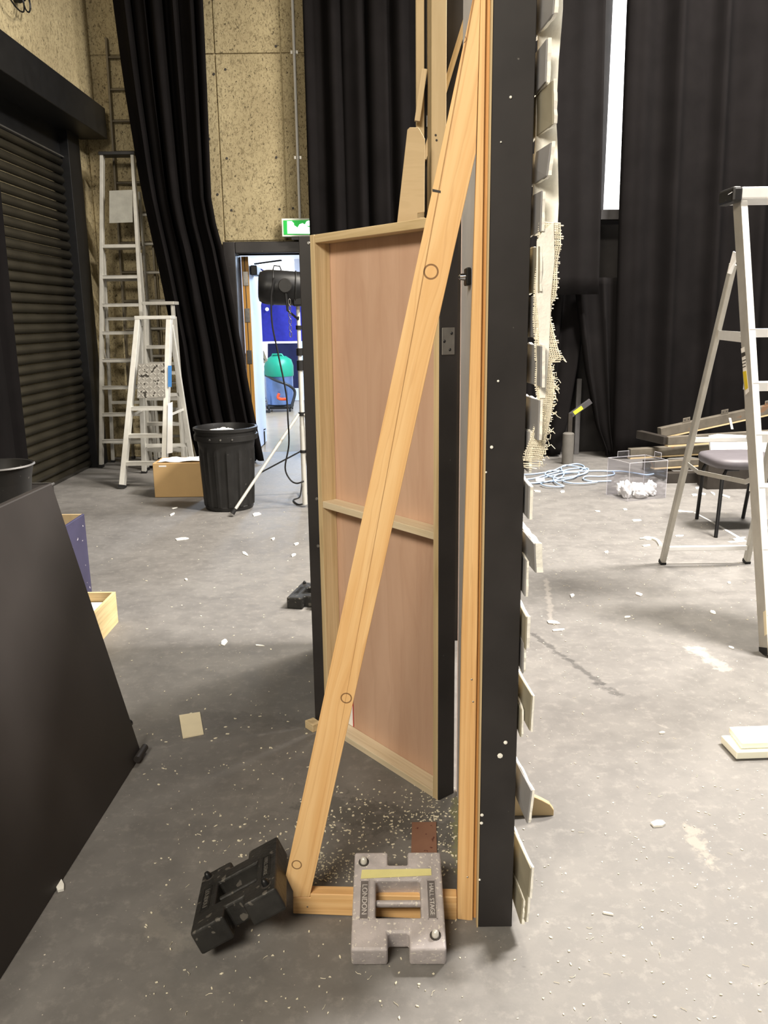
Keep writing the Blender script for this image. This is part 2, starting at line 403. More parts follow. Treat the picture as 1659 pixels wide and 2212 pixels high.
# dark door frame (door_2) with open leaf
d2 = thing('door_2', None, None, ((DX0 + DX1) / 2, BY, 0), kind='structure'); d2['label'] = 'black framed doorway with its ochre edged door leaf standing open'
fr = MB(); fr.box(DX0 - .12, DX0 + .0, BY - .06, BY + .25, 0, DZ + .11)
fr.build('frame_jamb', BLACK, d2, bevel=.008)
MB().box(DX1, DX1 + .12, BY - .06, BY + .25, 0, DZ + .11).build('frame_jamb', BLACK, d2, bevel=.008)
MB().box(DX0, DX1, BY - .06, BY + .25, DZ, DZ + .11).build('frame_head', BLACK, d2, bevel=.008)
lf = MB().box(DX0 + .012, DX0 + .075, BY + .26, BY + 1.05, .01, DZ - .01).build('door_leaf', DOORW, d2)
MB().box(DX0 + .008, DX0 + .079, BY + .245, BY + .262, .01, DZ - .01).build('leaf_edge', OCHRE, d2)
MB().box(DX0 + .038, DX0 + .046, BY + .242, BY + .25, .01, DZ - .01).build('leaf_groove', INKD, d2)
for z in (1.82, 1.45, 1.02, .25):
    MB().box(DX0 + .02, DX0 + .07, BY + .238, BY + .246, z - .07, z + .07).build('hinge', STEEL, d2)
cl = MB().box(DX0 + .08, DX0 + .15, BY + .35, BY + .65, 1.86, 1.96).build('door_closer', BLACKP, d2, bevel=.01)
MB().bar((DX0 + .12, BY + .4, 1.975), (-1.03, BY + .27, 2.0), .02, .012).build('closer_arm', BLACKM, d2)
# room beyond
MB().box(-2.6, .9, BY + .25, 14.8, -.1, -.004).build('floor_corridor', VINYL)['kind'] = 'structure'
cw = MB().box(-2.75, -2.6, BY + .25, 14.8, 0, 2.45).build('wall_corridor_left', WHITEW); cw['kind'] = 'structure'
cw = MB().box(.9, 1.0, BY + .25, 14.8, 0, 2.45).build('wall_corridor_right', WHITEW); cw['kind'] = 'structure'
cw = MB().box(-2.75, 1.0, 14.65, 14.8, 0, 2.45).build('wall_corridor_end', WHITEW); cw['kind'] = 'structure'
cw = MB().box(-2.75, 1.0, BY + .25, 14.8, 2.4, 2.5).build('ceiling_corridor', WHITEW); cw['kind'] = 'structure'
WY = 14.6
w2 = thing('window_2', None, None, (-1.5, WY, 1.0), kind='structure'); w2['label'] = 'bright white window at the end of the corridor'
wa, wb_ = aY(545, 568, WY), aY(636, 568, WY); wz0 = aY(560, 800, WY).z
MB().box(wa.x, wb_.x, WY - .02, WY + .04, wz0, wa.z).build('pane', WINW, w2)
BF = plain('blue_frame', (60, 66, 130), .5)
MB().bar(aY(548, 572, WY - .03), aY(580, 592, WY - .03), .05, .03, (0, 1, 0)).build('window_frame', BF, w2)
MB().bar(aY(580, 592, WY - .03), aY(584, 700, WY - .03), .045, .03, (0, 1, 0)).build('window_frame', BF, w2)
MB().box(wb_.x, wb_.x + .12, WY - .04, WY + .04, wz0, wa.z + .1).build('window_frame', WHITEW, w2)
# tall white window between the drapes
q0 = aY(1300, 455, 8.5)
w1 = thing('window_1', None, None, (2.45, 8.5, q0.z), kind='structure'); w1['label'] = 'tall blown out white window slot between black drapes'
MB().box(2.2, 2.75, 8.5, 8.54, q0.z, 6.0).build('pane', ROOMW, w1)
MB().box(2.15, 2.8, 8.42, 8.55, q0.z - .09, q0.z).build('window_sill', plain('sill_grey', (66, 64, 64), .6), w1)

# ---- electrical conduit on the back wall
cd_ = thing('electrical_conduit', 'thin steel conduit pipe with saddle clips on the concrete wall', 'pipe', (-.79, BY - .02, 2.3))
cx0 = aY(640, 250, BY - .02).x
MB().tube([(cx0, BY - .02, 2.32), (cx0, BY - .02, 5.8)], .013, 8).build('pipe', ALU_BR, cd_, smooth=40)
for yy in (112, 340):
    q = aY(638, yy, BY - .02); MB().box(cx0 - .035, cx0 + .035, BY - .014, BY - .004, q.z - .014, q.z + .014).lathe([(.018, 0), (.018, .028)], (cx0, BY - .02, q.z - .014), 10).build('saddle_clip', ALU, cd_)

# ---- exit sign
ex = thing('exit_sign', 'lit green emergency exit sign above the doorway', 'sign', (-.8, 8.47, 2.19))
a = aY(608, 472, 8.46); b = aY(606, 514, 8.46)
sx0, sz1, sz0 = a.x, a.z, b.z + .012; sx1 = sx0 + .44
MB().box(sx0, sx1, 8.46, 8.545, sz0, sz1).build('casing', plain('sign_casing', (226, 232, 222), .5), ex, bevel=.004)
MB().box(sx0 + .018, sx1 - .018, 8.455, 8.461, sz0 + .018, sz1 - .018).build('green_face', EXG, ex)
pm = MB(); H_ = sz1 - sz0
def ep(pts): pm.prism([(sx0 + x, 8.456, sz0 + z * H_) for x, z in pts], (0, -.004, 0))
ep([(.055, .16), (.12, .16), (.12, .72), (.10, .84), (.055, .84)])
ep([(.12, .16), (.29, .14), (.29, .55), (.265, .50), (.235, .62), (.205, .72), (.175, .66), (.155, .48), (.12, .62)])
ep([(.225, .62), (.245, .82), (.27, .86), (.295, .78), (.29, .55)])
ep([(.31, .3), (.35, .3), (.35, .2), (.40, .5), (.35, .8), (.35, .7), (.31, .7)])
pm.build('pictogram', EXW, ex)
MB().box(sx0 + .09, sx0 + .17, 8.47, 8.53, sz0 - .03, sz0).build('bracket', BLACKM, ex)

# ---- drapes
def interp(tab, z):
    tab = sorted(tab)
    if z <= tab[0][0]: return tab[0][1]
    for (a, b), (c, d) in zip(tab, tab[1:]):
        if z <= c: return b + (d - b) * (z - a) / (c - a)
    (a, b), (c, d) = tab[-2:]
    return d + (d - b) / (c - a) * (z - c) * .9
def drape(name, label, L, R, Y, z0, z1, folds, amp, seed, mat=DRAPE, hem=0, group=None, nu=None, axis='x', flare=0):
    rg = random.Random(seed); ph = [rg.uniform(0, 6.28) for _ in range(4)]; wob = rg.uniform(.2, .5)
    def fn(u, v):
        z = z0 + (z1 - z0) * v; xl = interp(L, z); xr = interp(R, z)
        uu = u + .012 * sin(v * 3 + ph[2]) * sin(u * pi)
        x = xl + (xr - xl) * u
        k = folds * 2 * pi
        y = amp * (sin(k * uu + ph[0] + .5 * sin(v * 2.1 + ph[1])) + .45 * sin(k * 1.73 * uu + ph[1]) + .25 * sin(k * .47 * uu + ph[3] + v))
        x += .35 * amp * sin(k * uu * 1.0 + ph[3])
        y *= (1 + flare * (1 - v))
        return Vector((x, Y + y, z)) if axis == 'x' else Vector((Y + y, x, z))
    s = MB().grid(fn, nu or int(folds * 14), 26)
    o = s.build(name, mat, None, smooth=80, solid=.008)
    return tag(o, label, 'drape', group)
def ed(pts, Y): return [(aY(x, y, Y).z, aY(x, y, Y).x) for x, y in pts]
YD = 8.15
drape('stage_drape', 'black drape swept aside and gathered beside the open doorway', 
      ed([(246, 0), (270, 180), (306, 400), (350, 600), (380, 750), (398, 880), (432, 1000)], YD),
      ed([(436, 0), (445, 200), (455, 450), (481, 545), (500, 645), (545, 885), (570, 1003)], YD), YD, .03, 5.9, 5.5, .085, 3)
xl = aY(664, 250, 8.27).x
drape('stage_drape', 'wide black drape hanging over the exit sign edge behind the plywood flat', [(0, xl), (5, xl)], [(0, 1.28), (5, 1.28)], 8.27, .02, 5.9, 9, .055, 5)
q = aY(1250, 636, 7.95)
drape('stage_drape', 'short black drape with a flat hem ending well above the floor', [(0, aY(1150, 640, 7.95).x), (5, aY(1150, 0, 7.95).x)], [(0, aY(1302, 640, 7.95).x), (5, aY(1304, 0, 7.95).x)], 7.95, q.z, 5.9, 2.2, .014, 8, DRAPE2)
drape('stage_drape', 'black drape drawn in to a narrow foot under the short drape', ed([(1130, 640), (1130, 1003)], 8.32), ed([(1268, 645), (1252, 760), (1228, 900), (1204, 1003)], 8.32), 8.32, .02, aY(1268, 600, 8.32).z, 2.6, .04, 9, DRAPE2)
drape('stage_drape', 'narrow black drape tail slanting to the floor beside the narrow footed drape', ed([(1248, 690), (1262, 800), (1285, 920), (1308, 978)], 8.2), ed([(1340, 690), (1336, 850), (1330, 978)], 8.2), 8.2, .02, aY(1290, 600, 8.2).z, 2.1, .035, 10, DRAPE2)
drape('stage_drape', 'broad black drape behind the stacked steel frames', ed([(1352, 0), (1335, 460), (1322, 978)], 8.12), [(0, 6.4), (5, 6.4)], 8.12, .02, 5.9, 11, .06, 12)
drape('stage_drape', 'black drape hanging along the left wall beside the roller shutter', [(0, 3.2), (5, 3.2)], [(0, aX(58, 980, -2.68).y), (5, aX(58, 980, -2.68).y)], -2.68, .02, 3.05, 6, .05, 14, axis='y')
# black sheet added over the concrete to keep the gap between drapes dark
tag(MB().box(.4, 6.6, BY - .006, BY + .011, 0, 6.2).build('dark_backing', BLACK), kind='structure')

# ================================================================== main brick-clad flat (edge on to the camera)
FX0, FX1, FY0, FY1, FH = .2095, .289, 1.655, 2.235, 2.44
mf = thing('scenery_flat', 'narrow black edged scenery flat clad in torn brick slips, held by the timber brace', 'scenery flat', ((FX0 + FX1) / 2, 1.9, 0))
MB().box(FX0, FX1, FY0, FY0 + .02, 0, FH).build('edge_board', BLACK, mf, bevel=.0015, seg=1)
MB().box(FX0, FX0 + .008, FY0 + .022, FY1, 0, FH).build('back_panel', GREYP, mf)['label'] = 'light grey painted back panel'
MB().box(FX1 - .009, FX1 - .001, FY0 + .022, FY1, 0, FH).build('face_panel', PLY, mf)
MB().box(FX0 + .01, FX1 - .012, FY1 - .022, FY1, 0, FH).build('rear_stile', PALE, mf)
MB().box(FX0 - .0035, FX0 - .0002, FY0 - .0005, FY0 + .018, 0, FH).build('ply_edge', PLY, mf)
# wall hook plate on grey panel
hk = aX(1012, 598, FX0 - .004)
MB().box(FX0 - .012, FX0 - .001, hk.y - .03, hk.y + .03, hk.z - .02, hk.z + .02).build('hook_plate', BLACKM, mf, bevel=.003)
MB().lathe([(.009, 0), (.007, .012), (.002, .016)], (FX0 - .012, hk.y, hk.z), 10, (-1, 0, 0)).build('hook_stud', CHROME, mf, smooth=40)
# brick slips: near-top, near-bottom, far-top, far-bottom pixels
SL = [  # (near top), (near bot), (far top), (far bot), near Y, material
 ((1201, -80), (1193, 31), (1163, -20), (1161, 98), 1.60, SLIPG), ((1180, 84), (1177, 177), (1161, 104), (1156, 205), 1.62, SLIPG),
 ((1192, 174), (1193, 269), (1155, 216), (1153, 311), 1.60, SLIPK), ((1189, 308), (1180, 380), (1152, 325), (1147, 418), 1.61, SLIPG),
 ((1169, 412), (1166, 500), (1148, 432), (1146, 512), 1.63, SLIPG), ((1163, 532), (1162, 632), (1143, 540), (1141, 636), 1.63, SLIPK),
 ((1156, 640), (1154, 729), (1140, 646), (1138, 734), 1.64, SLIPG), ((1168, 748), (1167, 835), (1136, 751), (1135, 833), 1.61, SLIPG),
 ((1164, 865), (1161, 951), (1132, 851), (1131, 933), 1.61, SLIPG), ((1131, 934), (1130, 1020), (1121, 931), (1119, 1010), 1.645, SLIPG),
 ((1141, 1050), (1140, 1121), (1115, 1027), (1113, 1101), 1.625, SLIPG), ((1153, 1175), (1156, 1237), (1115, 1119), (1115, 1161), 1.60, SLIPG),
 ((1129, 1211), (1125, 1288), (1112, 1201), (1111, 1277), 1.64, SLIPG), ((1136, 1333), (1134, 1403), (1115, 1287), (1113, 1349), 1.625, SLIPK),
 ((1122, 1389), (1122, 1455), (1110, 1366), (1110, 1430), 1.64, SLIPG), ((1148, 1502), (1143, 1578), (1115, 1444), (1114, 1511), 1.61, SLIPK),
 ((1118, 1534), (1116, 1592), (1108, 1522), (1108, 1578), 1.645, SLIPK), ((1147, 1708), (1138, 1779), (1110, 1601), (1105, 1745), 1.605, SLIPG),
 ((1146, 1876), (1141, 1938), (1121, 1787), (1112, 1840), 1.60, SLIPK), ((1139, 1930), (1134, 1992), (1111, 1850), (1108, 1906), 1.61, SLIPK),
 ((1128, 1944), (1124, 1996), (1108, 1900), (1106, 1950), 1.62, SLIPK)]
rs_ = random.Random(4)
for (nt, nb, ft, fb, Yn, mt) in SL:
    A = aY(*nt, Yn); B = aY(*nb, Yn); Xf = FX1 + .0025
    # far end lies on the flat's face: keep heights level, run back along the wall
    h0, h1 = B.z, A.z; Yf = 1.80
    t = rs_.uniform(.004, .0065) * (1 if nt[1] > 400 else 1.4); t = .013 if nt in ((1153, 1175), (1147, 708)) else t
    A = Vector((max(A.x, Xf + .002), Yn, h1)); B = Vector((max(B.x, Xf + .002), Yn, h0))
    Cq = Vector((Xf, Yf, h1 + rs_.uniform(-.002, .004))); D = Vector((Xf, Yf, h0 + rs_.uniform(-.003, .002)))
    # two layers: grey card face and torn white plaster core with a ragged edge
    s = MB(); s.prism([A, B, D, Cq], (.003, 0, 0)); sl = s.build('brick_slip', mt, mf, bevel=.0006, seg=1)
    n = 9; c = MB(); top = []; bot = []
    def rag(k): return rs_.uniform(-.0025, .003)
    ring = [A.lerp(Cq, i / n) for i in range(n + 1)] + [Cq.lerp(D, i / 3) for i in range(1, 4)] + [D.lerp(B, i / n) for i in range(1, n + 1)] + [B.lerp(A, i / 6) for i in range(1, 6)]
    poly = [p + Vector((.0032, rag(0) - .001, rag(0))) for p in ring]
    c.prism(poly, (t, 0, 0)); c.build('torn_edge', PLASTER, sl)
# the rest of the brick cladding on the face of the flat, in staggered courses
first_b = None
for r_i in range(31):
    for c_i in range(3):
        y0_ = 1.815 + c_i * .2 - (.1 if r_i % 2 else 0); y1_ = min(y0_ + .192, FY1 - .004); y0_ = max(y0_, 1.812)
        if y1_ - y0_ < .03: continue
        MB().box(FX1 + .0005, FX1 + .0105 + .002 * ((r_i * 7 + c_i * 3) % 3), y0_, y1_, .006 + r_i * .078, .006 + r_i * .078 + .068).build('brick_slip', (SLIPG, SLIPK)[(r_i * 5 + c_i) % 3 == 0], mf)
# scrim (open weave netting) hanging from the torn edge
sm = MB(); rg = random.Random(8)
sc_edge = [(480, 1212, 1170), (530, 1213, 1165), (570, 1204, 1165), (600, 1205, 1160), (640, 1203, 1158), (655, 1192, 1158), (690, 1190, 1156), (740, 1203, 1160), (776, 1214, 1160), (785, 1190, 1163), (830, 1199, 1160), (860, 1196, 1165), (900, 1190, 1165), (950, 1180, 1150), (985, 1175, 1135), (1012, 1160, 1138)]
def edge_at(y):
    for (a, r0, l0), (b, r1, l1) in zip(sc_edge, sc_edge[1:]):
        if a <= y <= b: t = (y - a) / (b - a); return r0 + (r1 - r0) * t, l0 + (l1 - l0) * t
    return (1165, 1150)
YS = 1.64
y = 480.
while y < 1012:
    r_, l_ = edge_at(y); r_ += rg.uniform(-3, 5)
    P = [aY(l_ - 6 + (r_ - l_ + 6) * k / 4, y + rg.uniform(-1.2, 1.2) + (k / 4) * 3, YS - .006 * sin(k * .8)) for k in range(5)]
    sm.tube(P, .0012, 4); y += 4.6
for k in range(11):
    P = []; yy = 482
    while yy < 1008:
        r_, l_ = edge_at(yy); x = l_ - 4 + (k + .5) / 11 * (r_ - l_ + 4); P.append(aY(x, yy, YS - .004 + rg.uniform(-.002, .002))); yy += 16
    sm.tube(P, .0011, 4)
for k in range(46):
    yy = rg.uniform(770, 1005); r_, l_ = edge_at(yy); p = aY(r_ - 3, yy, YS); P = [p]
    for j in range(3): p = p + Vector((rg.uniform(-.002, .008), rg.uniform(-.006, .004), rg.uniform(-.009, .006))); P.append(p)
    sm.tube(P, .0008, 3)
o = sm.build('scrim_netting', SCRIM, mf); o['kind'] = 'stuff'
# plaster smears on the scrim's upper half, hugging the wall corner
ps = MB()
def strip(ptsL, ptsR, Yl, Yr, thick=.006):
    L = [aY(x, y, Yl) for x, y in ptsL]; Rr = [aY(x, y, Yr) for x, y in ptsR]
    ps.prism(L + Rr[::-1], (0, thick, 0))
strip([(1172, 500), (1160, 520), (1158, 640), (1164, 700), (1166, 860)], [(1196, 480), (1198, 560), (1190, 640), (1186, 760), (1178, 860)], 1.632, 1.632, .005)
strip([(1168, -80), (1164, 20), (1163, 60), (1162, 130), (1160, 178), (1158, 230), (1157, 300), (1155, 340), (1152, 420), (1150, 500)], [(1218, -80), (1216, 20), (1213, 60), (1207, 130), (1204, 190), (1201, 250), (1204, 300), (1206, 380), (1207, 440), (1204, 500)], 1.70, 1.66)
po = ps.build('plaster_skim', PLASTER, mf)
for (x, y, r_) in ((1040, 1778, .004), (1041, 1760, .005), (1036, 1900, .003), (1092, 1604, .005), (1080, 1632, .008), (1062, 966, .004), (1076, 823, .003), (1103, 210, .003), (1082, 307, .002), (1050, 1020, .0025)):
    p = aY(x, y, FY0 - .0005); bl = MB()
    bl.lathe([(r_ * rs_.uniform(.7, 1), 0), (r_ * .8, .0015), (r_ * .2, .0025)], p, 7, (0, -1, 0)); bl.build('plaster_spot', PLASTER, mf)
# curved ply foot behind the flat
gf = MB(); Yg = 2.085
g0 = fl(1196, 1762); Yg = g0.y
pr_ = [(FX1 + .004, 0), (g0.x, 0), (g0.x, .018), (g0.x - .012, .036), (g0.x - .035, .050), (g0.x - .06, .062), (g0.x - .09, .082), (g0.x - .12, .105), (FX1 + .004, .13)]
gf.prism([(x, Yg, z) for x, z in pr_], (0, .018, 0)); o = gf.build('brace_foot', PLY, mf, bevel=.0015, seg=1); o['label'] = 'curved plywood foot'

# ================================================================== french brace (timber)
bp0, bp1 = V(-.236, 1.702, 0), V(.205, 1.678, 0)
bn = V(bp1.y - bp0.y, -(bp1.x - bp0.x), 0).normalized()       # faces the camera (-y)
if bn.y > 0: bn = -bn
def bpl(x, y, off=0):
    d = ray(x, y); o = bp0 + bn * off; return CAMP + d * ((o - CAMP).dot(bn) / d.dot(bn))
def plank(poly_px, name, mat, parent, t=.028, off=0, axis=None, origin=None, bev=.0015):
    P = [bpl(x, y, off) for x, y in poly_px]; s = MB(); s.prism(P, -bn * t)
    if axis:
        a, b = bpl(*axis[0], off), bpl(*axis[1], off); u = (b - a).normalized(); v_ = u.cross(bn).normalized()
        s.g = [Vector(((p - a).dot(u), (p - a).dot(v_), (p - a).dot(bn))) for p in s.v]
    return s.build(name, mat, parent, bevel=bev, seg=1)
br = thing('stage_brace', 'tall orange pine triangular stage brace standing against the narrow flat', 'stage brace', (0, 1.69, 0))
ax0, ax1 = (645, 1930), (1030, 160)
a_, b_ = bpl(*ax0), bpl(*ax1); u_ = (b_ - a_).normalized(); v_ = u_.cross(bn).normalized()
KN = []
for (x, y, r_) in ((931, 587, .0135), (748, 1508, .0115), (641, 1868, .011), (1000, 85, .006), (727, 1480, .012), (985, 430, .004)):
    p = bpl(x, y) - a_; KN.append((p.dot(u_), p.dot(v_), r_))
PINED = wood('brace_pine', (234, 195, 140), (221, 174, 115), (182, 122, 66), gs=36, knots=KN[:4])
plank([(617, 1892), (633, 1926), (633, 1938), (669, 1938), (1028, 330), (1038, 0), (1041, -100), (1043, -100)], 'diagonal', PINED, br, .028, axis=(ax0, ax1))
MARK = MB(); q = [(934, 408), (952, 412), (952, 417), (934, 414)]
MARK.prism([bpl(x, y, .0002) for x, y in q], bn * .0003); MARK.build('pencil_mark', INKD, br)
plank([(1039.5, -160), (1051, -160), (1050, 0), (1031, 1400), (1021, 1990), (988, 1986), (988, 1936), (997, 1380), (1030, 330), (1038.5, 0)], 'post', PINE_POST, br, .03, axis=((1005, 1980), (1045, 0)))
PINE_SHADED = wood('shaded_pine', (220, 166, 100), (198, 140, 78), (152, 98, 50), gs=70)  # darker copy of the post pine, side-face shade put into the colour
plank([(1051.5, -160), (1061, -160), (1059.5, 0), (1057, 320), (1041, 1080), (1028.5, 1991), (1021.5, 1990), (1031.5, 1400), (1050.5, 0)], 'post_backing', PINE_SHADED, br, .016, off=-.009, axis=((1026, 1980), (1056, 0)))
plank([(633, 1939), (633, 1974), (987, 1988), (987, 1938), (670, 1931), (670, 1939)], 'base_rail', PINE_POST, br, .03, axis=((640, 1960), (1000, 1965)))
s = MB(); a0 = bpl(676, 1930); a1 = bpl(984, 1934)
for (x, y) in ((1019, 1468), (1022, 1516), (1010, 1895), (664, 1959)):
    p = bpl(x, y, .0006); MB().lathe([(.0022, 0), (.0012, .0008)], p, 8, bn).build('screw_head', STEEL, br)

# ================================================================== pink plywood flat on timber frame
pe = V(-.63, .777, 0).normalized(); pn = V(pe.y, -pe.x, 0)      # along the width, away from the camera
pN = V(.148, 2.179, 0); PW, PH, PD = .578, 1.65, .058
pf = thing('plywood_flat', 'waist wide plywood flat seen from its pinkish back with pale timber framing', 'scenery flat', pN + pe * .3)
def pbx(u0, u1, d0, d1, z0, z1, name, mat, parent=None, bev=.0012):
    s = MB(); s.obox(pN + pe * ((u0 + u1) / 2) + pn * ((d0 + d1) / 2) + V(0, 0, (z0 + z1) / 2), pe * (u1 - u0), pn * (d1 - d0), V(0, 0, z1 - z0)); return s.build(name, mat, parent or pf, bevel=bev, seg=1)
pbx(0, .020, 0, PD, 0, PH, 'stile', PALE); pbx(PW - .022, PW, 0, PD, 0, PH, 'stile', PALE)
pbx(.021, PW - .023, 0, PD, 0.0, .022, 'bottom_rail', WHITEWOOD); pbx(.021, PW - .023, 0.002, PD, PH - .024, PH, 'top_rail', PALE)
pbx(.021, PW - .023, 0.002, PD, .80, .822, 'middle_rail', WHITEWOOD)
pbx(0, PW, PD + .0005, PD + .0065, 0, PH, 'ply_sheet', PINK)
pbx(-.004, -.0005, 0, PD + .0065, 0, PH, 'black_edge', BLACK)
pbx(PW + .004, PW + .052, -.05, -.014, .0, .028, 'foot_block', PALE)
hp = pbx(-.007, -.0045, .006, .052, 1.305, 1.375, 'hinge_plate', STEEL)
for (d_, z_) in ((.014, 1.34), (.04, 1.36), (.034, 1.318)):
    MB().lathe([(.0045, 0), (.003, .002)], pN + pe * -.0071 + pn * d_ + V(0, 0, z_), 8, -pe).build('screw', BLACKM, hp)
s = MB(); sp = [(.545, .024), (.545, .14), (.49, .16), (.49, .024)]
s.prism([pN + pe * u + pn * (PD - .001) + V(0, 0, z) for u, z in sp], -pn * .0006); o = s.build('paper_label', WHITEP, pf)
s = MB(); sp = [(.49, .024), (.49, .16), (.486, .158), (.486, .024)]
s.prism([pN + pe * u + pn * (PD - .0012) + V(0, 0, z) for u, z in sp], -pn * .0006); s.build('label_border', plain('red_print', (196, 60, 60), .6), o)
# black flat hinged on at the far edge
bf = thing('scenery_flat', 'black flat standing edge on behind the far stile of the plywood flat', 'scenery flat', (-.24, 3.0, 0))
x0 = aY(645, 520, 2.655).x; x1 = aY(674, 520, 2.655).x
MB().box(x0, x1, 2.658, 2.683, 0, PH).build('edge_batten', BLACK, bf, bevel=.0015, seg=1)
MB().box(x0 + .002, x0 + .008, 2.684, 3.40, 0, PH).build('panel', BLACK, bf)
MB().box(x0 + .009, x1, 3.37, 3.40, 0, PH).build('edge_batten', BLACK, bf)
for y in (525, 1078, 1180):
    q = aY(663 if y == 525 else 681, y, 2.657); MB().lathe([(.006, 0), (.004, .002)], (x0 + .03, 2.6575, q.z), 10, (0, -1, 0)).build('screw_head', STEEL, bf)

# ================================================================== tall timber-framed flat behind
tf = thing('tall_flat', 'tall black flat with pale timber stiles rising behind the plywood flat', 'scenery flat', (.25, 3.4, 0))
xa, xb = aY(914, 200, 3.42).x, .46
MB().box(xa - .02, xb, 3.42, 3.44, 0, 3.2).build('black_sheet', BLACK, tf)
def stile(xl, xr, Y, d, name='stile', yy=150): 
    return MB().box(aY(xl, yy, Y).x, aY(xr, yy, Y).x, Y, Y + d, 0, 3.2).build(name, PLY, tf, bevel=.0015, seg=1)
stile(899, 916.5, 3.36, .05); stile(932, 964.5, 3.12, .28)
MB().bar(aY(1010, 30, 3.39), aY(915, 345, 3.39), .04, .02, (0, 1, 0)).build('diagonal_slat', PALE, tf)
MB().bar(aY(917, 150, 3.33), aY(901, 262, 3.33), .02, .02, (0, 1, 0)).build('diagonal_slat', PALE, tf)
for (x, y) in ((941, 292), (943, 303)):
    q = aY(x, y, 3.119); MB().lathe([(.004, 0), (.004, .001)], q, 8, (0, -1, 0)).build('screw_hole', INKD, tf)
q = aY(925, 262, 3.40); MB().box(q.x - .006, q.x + .006, 3.395, 3.42, q.z - .02, q.z + .02).build('catch', STEEL, tf)
# tapered plywood fin
fn = MB(); Yf = 3.05
q1, q2, q3, q4 = aY(858, 480, Yf), aY(880, 280, Yf), aY(885, 275, Yf), aY(904, 275, Yf); q5 = aY(918, 300, Yf); q6 = aY(917, 458, Yf); q7 = aY(902, 460, Yf); q8 = aY(902, 470, Yf); q9 = aY(918, 470, Yf)
kx = (q1.x - q2.x) / (q1.z - q2.z)
fn.prism([V(q1.x - kx * q1.z, Yf, 0), q1, q2, q3, q4, q5, q6, q7, q8, q9, V(q9.x, Yf, 0)], (0, .018, 0))
tag(fn.build('brace_fin', PLY, None, bevel=.001, seg=1), 'tapered plywood fin with a slot standing behind the plywood flat', 'brace fin')

# ================================================================== cast iron stage weights
RECESS = plain('shaded_recess', (112, 106, 104), .6, var=.2); RECESSB = plain('black_recess', (28, 27, 26), .6, var=.2)  # darker plates: shading around the raised letters put into the colour
def stage_weight(label, mat, M, txtmat, letter=True, tape=False, stud=ALU):
    W_, L_, T_ = .105, .125, .058
    o = thing('stage_weight', label, 'stage weight', local=True, mat=M, group='cast iron stage weights')
    xs = [-W_, -.052, -.024, .024, .052, W_]; ys = [-L_, -L_ + .04, -.048, -.007, .007, .046, L_ - .036, L_]
    def ins(x, y):
        if abs(x) < .024 and (y < -L_ + .04 or y > L_ - .036): return False
        if abs(x) < .052 and (-.048 < y < -.007 or .007 < y < .046): return False
        if abs(x) < .052 and -.007 < y < .007: return False
        return True
    MB().cells(xs, ys, ins, 0, T_).build('body', mat, o, bevel=.006, seg=3)
    MB().bar((-.056, 0, T_ - .022), (.056, 0, T_ - .022), .013, .016, (0, 1, 0)).build('handle_bar', mat, o, bevel=.005, seg=2)
    for sx, txt in ((-1, 'LONDON'), (1, 'HALL STAGE')):
        x = sx * .078
        pl = MB(); h = .05
        for (x0, x1, y0, y1) in ((-.011, .011, h - .002, h), (-.011, .011, -h, -h + .002), (-.011, -.009, -h, h), (.009, .011, -h, h)):
            pl.box(x + x0, x + x1, y0 - .004, y1 - .004, T_ - .001, T_ + .0014)
        pl.build('label_frame', mat, o); MB().box(x - .0095, x + .0095, -.052, .044, T_ - .001, T_ + .0003).build('label_recess', RECESS if mat is IRON else RECESSB, o)
        text_part(txt, 'lettering', txtmat, o, Matrix.Translation((x, -.004, T_ + .0012)) @ Matrix.Rotation(-pi / 2, 4, 'Z'), .0175 if sx < 0 else .0145)
    for (x, y) in ((-.082, .096), (.082, -.092)):
        MB().lathe([(.013, 0), (.0125, .001), (.010, .0012)], (x, y, T_ - .0003), 14).build('socket', INKD, o)
        MB().lathe([(.0085, 0), (.008, .010), (.005, .016), (.001, .017)], (x, y, T_), 12).build('stud', stud, o, smooth=50)
    if tape:
        t = MB(); t.prism([(-.088, .050, T_ + .0008), (.080, .058, T_ + .0008), (.080, .076, T_ + .0008), (-.086, .074, T_ + .0008)], (0, 0, .0008)); t.build('tape_strip', TAPEY, o)
    return o
# grey one: back edge up on the brace's base rail
fz = .0; yf, yb = 1.528, 1.775; til = atan2(.070, .235)
Mw = Matrix.Translation((.020, 1.540, .001)) @ Matrix.Rotation(-.012, 4, 'Z') @ Matrix.Rotation(til, 4, 'X') @ Matrix.Translation((0, .125, 0))
stage_weight('worn silver grey stage weight with yellow tape lying over the brace base rail', IRON, Mw, plain('worn_lettering', (204, 198, 194), .5), tape=True)
a, b, c = .185, -.432, -.176
Mw = Matrix.Translation((-.346, 1.678, .0855)) @ Matrix.Rotation(a, 4, 'Z') @ Matrix.Rotation(b, 4, 'Y') @ Matrix.Rotation(c, 4, 'X') @ Matrix.Translation((0, 0, -.028))
stage_weight('black stage weight tipped up against the foot of the pine brace', IRONB, Mw, plain('scuffed_lettering', (88, 85, 80), .5), stud=BLACKM)
q = fl(637, 1322)
Mw = Matrix.Translation((q.x + .085, q.y + .15, 0)) @ Matrix.Rotation(-.22, 4, 'Z')
stage_weight('black stage weight lying flat on the floor beside the far black flat', IRONB, Mw, IRONB, stud=BLACKM)
# hardboard offcut under the weight
hb = MB(); P = [fl(890, 1780), fl(942, 1779), fl(944, 1850), fl(888, 1850)]
hb.prism([p + V(0, 0, .001) for p in P], (0, 0, .005)); tag(hb.build('hardboard_offcut', HARD), 'small brown hardboard offcut poking out behind the grey weight', 'offcut')
